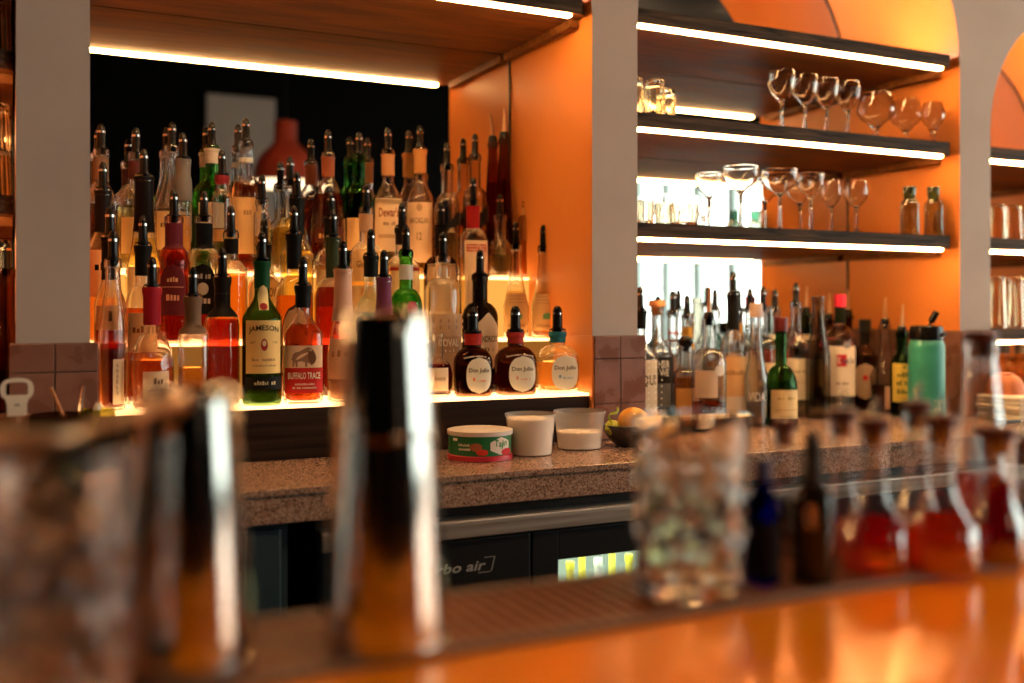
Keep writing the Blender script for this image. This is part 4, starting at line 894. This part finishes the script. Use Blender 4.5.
# bowl of citrus
Y = 1.885; u = 630; t = thing('citrus_bowl', 'small dark bowl of citrus behind the crystal mixing glass', 'bowl', (wx(u,Y), Y, CTOP))
mb = MB(); R = mt(u,Y,56)/2; pr = [(R*.5,0),(R*.55,.004),(R*.8,.018),(R*.97,.040),(R,.046)]; mb.lathe(pr+[(r-.003,z+.001) for r, z in reversed(pr[1:])]+[(.001,.006)], 32); mb.build('bowl', pbr((.03,.025,.025),.35,name='dark_stoneware'), t)
def citrus(u, v, Y, px, c, name, label):
    R = mt(u,Y,px)/2; mb = MB()
    mb.lathe([(R*sin(pi*k/14)*(1-.03*(k > 12)), -R*cos(pi*k/14)*.93) for k in range(15)], 28)
    o = mb.build(name, noisy([q*.88 for q in c], c, (140,140,140), .42, bump=.35, name='citrus_peel'), ang=80); o.location = (wx(u,Y), Y, hz(u,v,Y)); o.rotation_euler = (.5,.3,0)
    return tag(o, label, 'fruit', 'citrus in the small bowl')
citrus(634,423,1.872,33,(.90,.40,.05),'orange','whole orange showing above the crystal mixing glass')
citrus(613,428,1.885,17,(.55,.55,.06),'lime','yellow-green lime at the left rim of the citrus bowl')
mb = MB(); Yp = 1.872; ra, rb = [], []
for k in range(19):
    a = .4*k; z = .0045*k*.45; r = .010-.0002*k; ra.append((r*cos(a), r*sin(a), z)); rb.append((r*cos(a)*.8, r*sin(a)*.8, z+.007))
mb.rings([ra, [(x*.86,y*.86,z+.0012) for x,y,z in ra], rb, [(x*1.12,y*1.12,z) for x,y,z in rb], ra], 0, closed=False)
o = mb.build('lime_twist', pbr((.45,.52,.05),.5,name='lime_peel')); o.location = (wx(609,Yp), Yp, hz(609,424,Yp)); o.rotation_euler = (0,.5,0); tag(o, 'curled yellow-green peel leaning over left rim of citrus bowl', 'peel')

# containers and tools by the left pier
DKG = realglass((.42,.30,.20), .03, 1.46, 'smoked_glass')
def jar(name, label, u, Y, v, px, m, rib, cat='jar'):
    R = mt(u,Y,px)/2; h = hz(u,v,Y)-CTOP; o = tumbler_mesh(R,h,rib,False,.0012,.96).build(name, m, ang=70); o.location = (wx(u,Y),Y,CTOP+.0004); return tag(o, label, cat)
jar('tool_jar','smoked ribbed glass jar holding straws by the left pier',60,1.83,414,56,DKG,20)
jar('copper_cup','brown ribbed cup holding the bottle opener at left frame edge',10,1.84,415,38,pbr((.28,.11,.05),.3,.6,name='bronze'),22,'cup')
jar('green_cup','small yellow-green glass cup with peeler, right of smoked jar',98,1.76,409,32,realglass((.62,.60,.15),.02,1.4,'green_glass'),14,'cup')
# bottle opener
Y = 1.825; z0 = hz(17,415,Y)-.035; t = thing('bottle_opener', 'flat steel bottle opener with rectangular mouth standing in brown cup', 'opener', (wx(17,Y), Y, z0), -.02)
k_ = mt(17,Y,1); mb = MB()
def outl(n=36):
    return [( [sin(a)*15*max(.0,1)*(1), cos(a)*11] ) for a in [2*pi*i/n for i in range(n)]]
ht = hz(17,378,Y)-z0
pts_o = []; pts_i = []; n = 40
for i in range(n):
    a = 2*pi*i/n; q = sup(a, 2.6); x, z = 15.2*k_*q*sin(a), ht-11.5*k_+11.5*k_*q*cos(a); pts_o.append((x,z))
    q = sup(a, 4.5); pts_i.append((10*k_*q*sin(a), ht-11.5*k_+7.3*k_*q*cos(a)))
th_ = .0014
for (A_, B_) in ((pts_o, pts_i),):
    mb.rings([[(x,-th_,z) for x,z in A_],[(x,-th_,z) for x,z in B_],[(x,th_,z) for x,z in B_],[(x,th_,z) for x,z in A_],[(x,-th_,z) for x,z in A_]])
neck = [(-12*k_,ht-17*k_),(12*k_,ht-17*k_),(9.2*k_,ht-26*k_),(8.6*k_,0),(-8.6*k_,0),(-9.2*k_,ht-26*k_)]
mb.poly([(x,-th_*.9,z) for x,z in reversed(neck)]); mb.poly([(x,th_*.9,z) for x,z in neck])
for i in range(6):
    p, q = neck[i], neck[(i+1)%6]; mb.quad((p[0],-th_*.9,p[1]),(q[0],-th_*.9,q[1]),(q[0],th_*.9,q[1]),(p[0],th_*.9,p[1]))
mb.build('blade', pbr((.95,.86,.70),.5,.2,name='opener_steel'), t, smooth=False)
mb = MB(); vs, fs, asp = text_geo('oo')
for x, y in vs: mb.v.append((x*5*k_, -th_*1.1-.0002, ht-27*k_+y*2.6*k_))
for f in fs: mb.f.append(f); mb.m.append(0)
mb.build('stamp', pbr((.12,.08,.05),.5,name='stamp'), t, smooth=False, nrm=False)
def stick(name, label, cat, u0, v0, u1, v1, Y, r, m, tip=None):
    t = [(wx(u0,Y),Y,hz(u0,v0,Y)),(wx(u1,Y),Y+.012,hz(u1,v1,Y))]
    mb = MB(); mb.tube(t, r, 10); return tag(mb.build(name, m), label, cat)
stick('wooden_muddler','brown wooden stick leaning in smoked jar','stick',67,425,51,388,1.83,.0032,noisy((.35,.13,.05),(.5,.2,.08),(40,40,200),.5,name='stick_wood'))
stick('glass_straw','thin clear glass straw in smoked jar','straw',79,420,84,387,1.825,.0030,realglass((.9,.85,.8),.02,1.4,'straw_glass'))
t = thing('peeler', 'pale handled peeler standing in small yellow-green cup', 'peeler', (wx(95,1.76),1.76,hz(95,430,1.76)), 0)
mb = MB(); mb.tube([(-.004,0,0),(.001,0,.018),(.0035,0,.034),(.005,0,.042)], [.004,.0055,.006,.004], 12); mb.build('handle', pbr((.75,.66,.54),.35,name='handle_plastic'), t)
mb = MB(); mb.tube([(-.006,0,-.02),(-.004,0,.0005)], [.003,.003], 10); mb.build('shank', CHROME, t)
# right end of the counter: cloth stack, bowl, knife
Y = 1.94; u = 1012
mb = MB(); xx = wx(1012,Y); zt = hz(1012,394,Y)
n = 5; hh = (zt-CTOP)/n
for k in range(n):
    e = random.uniform(-.006,.006); mb.box(xx-.085+e,xx+.12+e,Y-.09+e,Y+.09,CTOP+hh*k+.0006,CTOP+hh*(k+1)-.0006)
tag(mb.build('cloth_stack', pbr((.80,.72,.60),.9,name='linen'), bevel=.004), 'folded stack of cream cloths at right end of the counter', 'cloth')
R = mt(1005,Y+.01,40)/2; t = thing('terracotta_bowl', 'upturned terracotta bowl resting on the cream cloth stack', 'bowl', (xx-.005,Y+.02,zt))
mb = MB(); h = .052; pr = [(R,0),(R*.97,.012),(R*.85,.032),(R*.62,.048),(R*.45,h)]; mb.lathe(pr, 32); mb.build('bowl', pbr((.50,.15,.05),.6,name='terracotta'), t)
mb = MB(); mb.lathe([(R*.42,h-.001),(R*.45,h+.004),(R*.38,h+.004)], 24); mb.build('foot_ring', pbr((.48,.14,.05),.6,name='terracotta'), t)
t = thing('paring_knife', 'paring knife with black handle lying in front of cream cloths', 'knife', (wx(1008,1.80),1.80,CTOP+.007), 0)
mb = MB(); mb.tube([(-.045,0,0),(-.03,0,0),(.02,0,.0005),(.045,0,0)], [.0055,.0065,.006,.005], 12); mb.build('handle', BLACK, t)
mb = MB(); mb.box(.044,.15,-.007,.004,-.0008,.0006); mb.build('blade', CHROME, t, smooth=False)

# ================================================================== on the front bar (close to the lens)
MATZ = BAR-.006+.0063
def zof(v): return .255*F/(v-V0)
def at_bar(u, v):
    z = (BAR*0+CH-MATZ)*F/(v-V0); xc = (u-512)/F*z
    return (xc*CT+z*ST, z*CT-xc*ST), z
TIN = noisy((.60,.58,.55),(.70,.68,.65),(2,2,2),.09,.15,1,name='shaker_steel')
def tin(name, label, u, v, px, vtop, rt, mid=None):
    (x, y), z = at_bar(u, v); R = px/2/F*z; h = (v-vtop)/F*z
    t = thing(name, label, 'shaker', (x, y, MATZ))
    P = [(R*.97,.0005),(R*.985,.006)]+[(lerp(R*.985, R*rt, (k/10)**(1.25)), lerp(.006,h-.004,k/10)) for k in range(1,11)]+[(R*rt*.96,h-.001),(R*rt*.85,h),(R*rt*.8,h-.002)]
    mb = MB(); mb.lathe(P, 64); mb.build('body', TIN, t, ang=50)
    mb = MB(); mb.lathe([(R*.965,.0003),(R*1.0,.0008),(R*1.01,.003),(R*1.0,.0055),(R*.975,.006)], 64, cap0=False, cap1=False); mb.build('rolled_rim', TIN, t)
    if mid:
        zz = h*mid; rr = lerp(R*.985, R*rt, mid**1.25); mb = MB(); mb.lathe([(rr+.0001,zz-.003),(rr+.0016,zz-.0018),(rr+.0016,zz+.0008),(rr-.0006,zz+.002)], 64, cap0=False, cap1=False); mb.build('seam_bead', TIN, t)
tin('shaker_tin','tall upturned steel shaker tin in the centre foreground',385,640,125,310,.64,.63)
tin('shaker_tin','shorter upturned steel shaker tin, left foreground',190,660,126,386,.72)
def crystal(name, label, u, v, px, vtop, spout, cuts=14, rows=7, tilt=0):
    (x, y), z = at_bar(u, v); R = px/2/F*z; h = (v-vtop)/F*z; T = .0045
    t = thing(name, label, 'mixing glass', (x, y, MATZ+.0004))
    def mod(a, zz):
        f = (zz-.018)/(h*.80-.018)
        if not 0 < f < 1: return 0
        p = a/(2*pi)*cuts; q = f*rows/2
        d = min(abs(((p+q)+.5) % 1-.5), abs(((p-q)+.5) % 1-.5)); e = min(1, f*8, (1-f)*8)
        return -.0026*max(0, 1-d/.22)*e
    nz = 46; outer = [(.0005,0),(R*.86,0),(R*.93,.003)]+[(R*.95+R*.05*(k/nz), lerp(.006,h,k/nz)) for k in range(nz+1)]
    inner = [(R*.95+R*.05*(k/8)-T, lerp(.016,h,k/8)) for k in range(8,-1,-1)]+[(R*.8,.0135),(.0005,.013)]
    mb = MB(); mb.lathe(outer+inner, cuts*12, mod=lambda a, zz: 0)
    nring = cuts*12
    for r in range(len(outer)):
        for j in range(nring):
            i = r*nring+j; X, Yv, Z = mb.v[i]; a = 2*pi*(j+.5)/nring; d = mod(a, Z); rr = sqrt(X*X+Yv*Yv) or 1; mb.v[i] = (X*(1+d/rr), Yv*(1+d/rr), Z)
    # pouring lip
    for i, (X, Yv, Z) in enumerate(mb.v):
        if Z > h*.82:
            a = math.atan2(Yv, X); w = max(0, cos(a-spout))**14*((Z-h*.82)/(h*.18))**2
            mb.v[i] = (X*(1+.34*w), Yv*(1+.34*w), Z+.004*w)
    mb.build('cut_glass_body', realglass((1,.985,.97),0,1.5,'lead_crystal'), t, ang=24)
    return t
crystal('mixing_glass','diamond-cut crystal mixing glass with pouring lip, right of centre',690,590,116,418,pi+.15,10,5)
crystal('mixing_glass','large blurred cut crystal mixing glass at the lower left frame edge',50,722,166,450,pi*.55,10,5)
# julep strainer resting in the left crystal glass
(x, y), z = at_bar(50, 722); t = thing('julep_strainer', 'copper julep strainer resting across the mouth of the big left crystal glass', 'strainer', (x-.012, y-.004, MATZ+.1625), .25)
CPL = noisy((.85,.55,.30),(.9,.62,.36),(30,30,30),.3,.38,.9,name='strainer_copper')
mb = MB(); mb.rings([[(.036*q*cos(2*pi*j/28), .036*q*sin(2*pi*j/28)*.9, .012*q*q+.004) for j in range(28)] for q in (.05,.35,.65,.85,1)]+[[(.036*q*cos(2*pi*j/28), .036*q*sin(2*pi*j/28)*.9, .012*q*q+.0055) for j in range(28)] for q in (1,.85,.65,.35,.05)], 0, True, True, True)
b_ = mb.build('strainer_bowl', CPL, t)
mb = MB(); mb.tube([(.034,0,.0165),(.055,0,.0215),(.085,0,.029),(.100,0,.032)], [.0035,.0035,.005,.0045], 10); mb.build('handle', CPL, t)
# little bitters bottles
GB = 'bitters bottles on the bar mat'
def flask(u, v, px, vtop, label, liq, fill, corkc=(.10,.02,.012), neckpx=24, shape='erlen', layer=None, glass=(.97,.96,.95), spout=True):
    (x, y), z = at_bar(u, v); R = px/2/F*z; H = (v-vtop)/F*z-.010; rn = neckpx/2/F*z
    t = thing('bitters_bottle', label, 'bottle', (x, y, MATZ), 0, GB)
    if shape == 'erlen': P = [(R*.93,.0005),(R,.005),(R,H*.20),(R*.95,H*.30)]+[(lerp(R*.95,rn,(1-(1-k/8)**1.8)), lerp(H*.30,H*.62,k/8)) for k in range(1,9)]+[(rn*.96,H*.9),(rn*1.12,H*.965),(rn*1.12,H)]
    else: P = [(R*.95,.0005),(R,.004),(R,H*.06)]+[(lerp(R,rn,(k/10)), lerp(H*.06,H*.93,k/10)) for k in range(1,11)]+[(rn*1.1,H*.97),(rn*1.1,H)]
    mb = MB(); mb.lathe(P, 36, cap1=False); mb.build('glass', thin(glass, edge=.6, ior=2.1), t)
    Q = [(r-.002, zz+.002) for r, zz in P if zz < H*fill-.003]; zt = H*fill
    for a, b in zip(P, P[1:]):
        if a[1] <= zt <= b[1]: f = (zt-a[1])/(b[1]-a[1]); Q.append((lerp(a[0],b[0],f)-.002, zt))
    mb = MB(); mb.lathe(Q, 36); mb.build('liquid', liquid(liq, mixf=.55, glow=.38), t)
    if layer:
        pass
    mb = MB(); mb.lathe([(rn*.8,H-.016),(rn*.86,H),(rn*1.15,H+.0005),(rn*1.2,H+.003),(rn*1.15,H+.011),(rn*.5,H+.012)], 22); c = mb.build('stopper', pbr(corkc,.5,name='stopper'), t)
    if spout:
        mb = MB(); mb.tube([(0,0,H+.010),(0,0,H+.020),(.003,-.002,H+.030)], [.0035,.003,.0022], 10); mb.build('dasher_spout', CHROME, c)
    return t
flask(842,555,42,410,'clear bitters flask with dark stopper, second row behind the dropper bottle',(.75,.12,.02),.25)
flask(874,570,70,419,'bitters flask of red-brown liquid with cone shoulders, front of the cluster',(.80,.03,.015),.36,neckpx=26)
flask(917,550,44,402,'bitters flask with dark stopper standing behind the amber one',(.85,.3,.04),.25)
flask(941,569,72,416,'bitters flask of golden-red liquid with cone shoulders, right of the red-brown one',(.95,.14,.02),.38,neckpx=27)
flask(996,562,56,428,'wide flask of dark magenta syrup filled to the neck',(.42,.012,.03),.66,neckpx=34,spout=False)
flask(981,543,62,333,'tall tapering clear carafe with dark stopper and red liquid, rightmost of the bar',(.6,.03,.03),.34,neckpx=27,shape='cone',spout=False)
flask(784,556,34,420,'slim clear bottle with dark red stopper behind the cobalt bottle',(.10,.05,.03),.45,corkc=(.12,.012,.015),neckpx=20,spout=False)
flask(1024,552,40,440,'clear flask cut off by the right frame edge',(.9,.35,.06),.3,neckpx=20)
# cobalt bottle and dropper bottle
(x, y), z = at_bar(763, 583); R = 34/2/F*z; H = (583-470)/F*z
t = thing('cobalt_bottle', 'small cobalt blue glass bottle with black cap beside crystal mixing glass', 'bottle', (x,y,MATZ), 0)
mb = MB(); mb.lathe([(R*.93,.0005),(R,.003),(R,H*.62),(R*.9,H*.72),(R*.5,H*.82),(R*.42,H)], 30); mb.build('glass', realglass((.01,.02,.38),0,1.5,'cobalt_glass'), t)
lm, mats = label_mesh([(R,0),(R,H*.62)],1,[('patch',H*.32,H*.5,R*1.3,(.012,.012,.015),'rect')]); lm.build('label', mats, t, nrm=False)
mb = MB(); mb.lathe([(R*.46,H*.90),(R*.50,H*.905),(R*.50,H+.010),(R*.42,H+.012)], 22); mb.build('cap', pbr((.02,.02,.10),.4,name='cap'), t)
(x, y), z = at_bar(813, 581); R = 42/2/F*z; H = (581-484)/F*z
t = thing('dropper_bottle', 'black dropper bottle with rubber bulb and small tan label spot', 'bottle', (x,y,MATZ), -.5)
mb = MB(); mb.lathe([(R*.95,.0005),(R,.003),(R,H*.82),(R*.88,H*.92),(R*.5,H),(R*.45,H*1.06)], 30); mb.build('glass', pbr((.012,.007,.005),.12,name='black_glass'), t)
lm, mats = label_mesh([(R,0),(R,H*.8)],1,[('patch',H*.70,H*.26,R*.32,(.45,.28,.16),'oval',-.3*R)]); lm.build('label', mats, t, nrm=False)
mb = MB(); b0 = H*1.04; mb.lathe([(R*.50,b0-.006),(R*.50,b0-.005),(R*.50,b0+.012),(R*.44,b0+.014),(R*.42,b0+.030),(R*.34,b0+.042),(R*.1,b0+.047)], 24); mb.build('dropper_bulb', pbr((.015,.014,.015),.6,name='rubber'), t)

# ------------------------------------------------------------------ render look
vs_ = scene.view_settings
scene.display_settings.display_device = 'sRGB'
vs_.view_transform = 'Standard'; vs_.look = 'None'; vs_.gamma = 1; vs_.use_curve_mapping = False; vs_.exposure = 0.2
cy = scene.cycles
cy.max_bounces = 24; cy.transparent_max_bounces = 48; cy.transmission_bounces = 20; cy.glossy_bounces = 8; cy.diffuse_bounces = 4
cy.sample_clamp_indirect = 6; cy.sample_clamp_direct = 0; cy.blur_glossy = .5
cy.use_denoising = True; cy.denoiser = 'OPENIMAGEDENOISE'
cy.caustics_reflective = True; cy.caustics_refractive = True
# neighbours that would clip each other
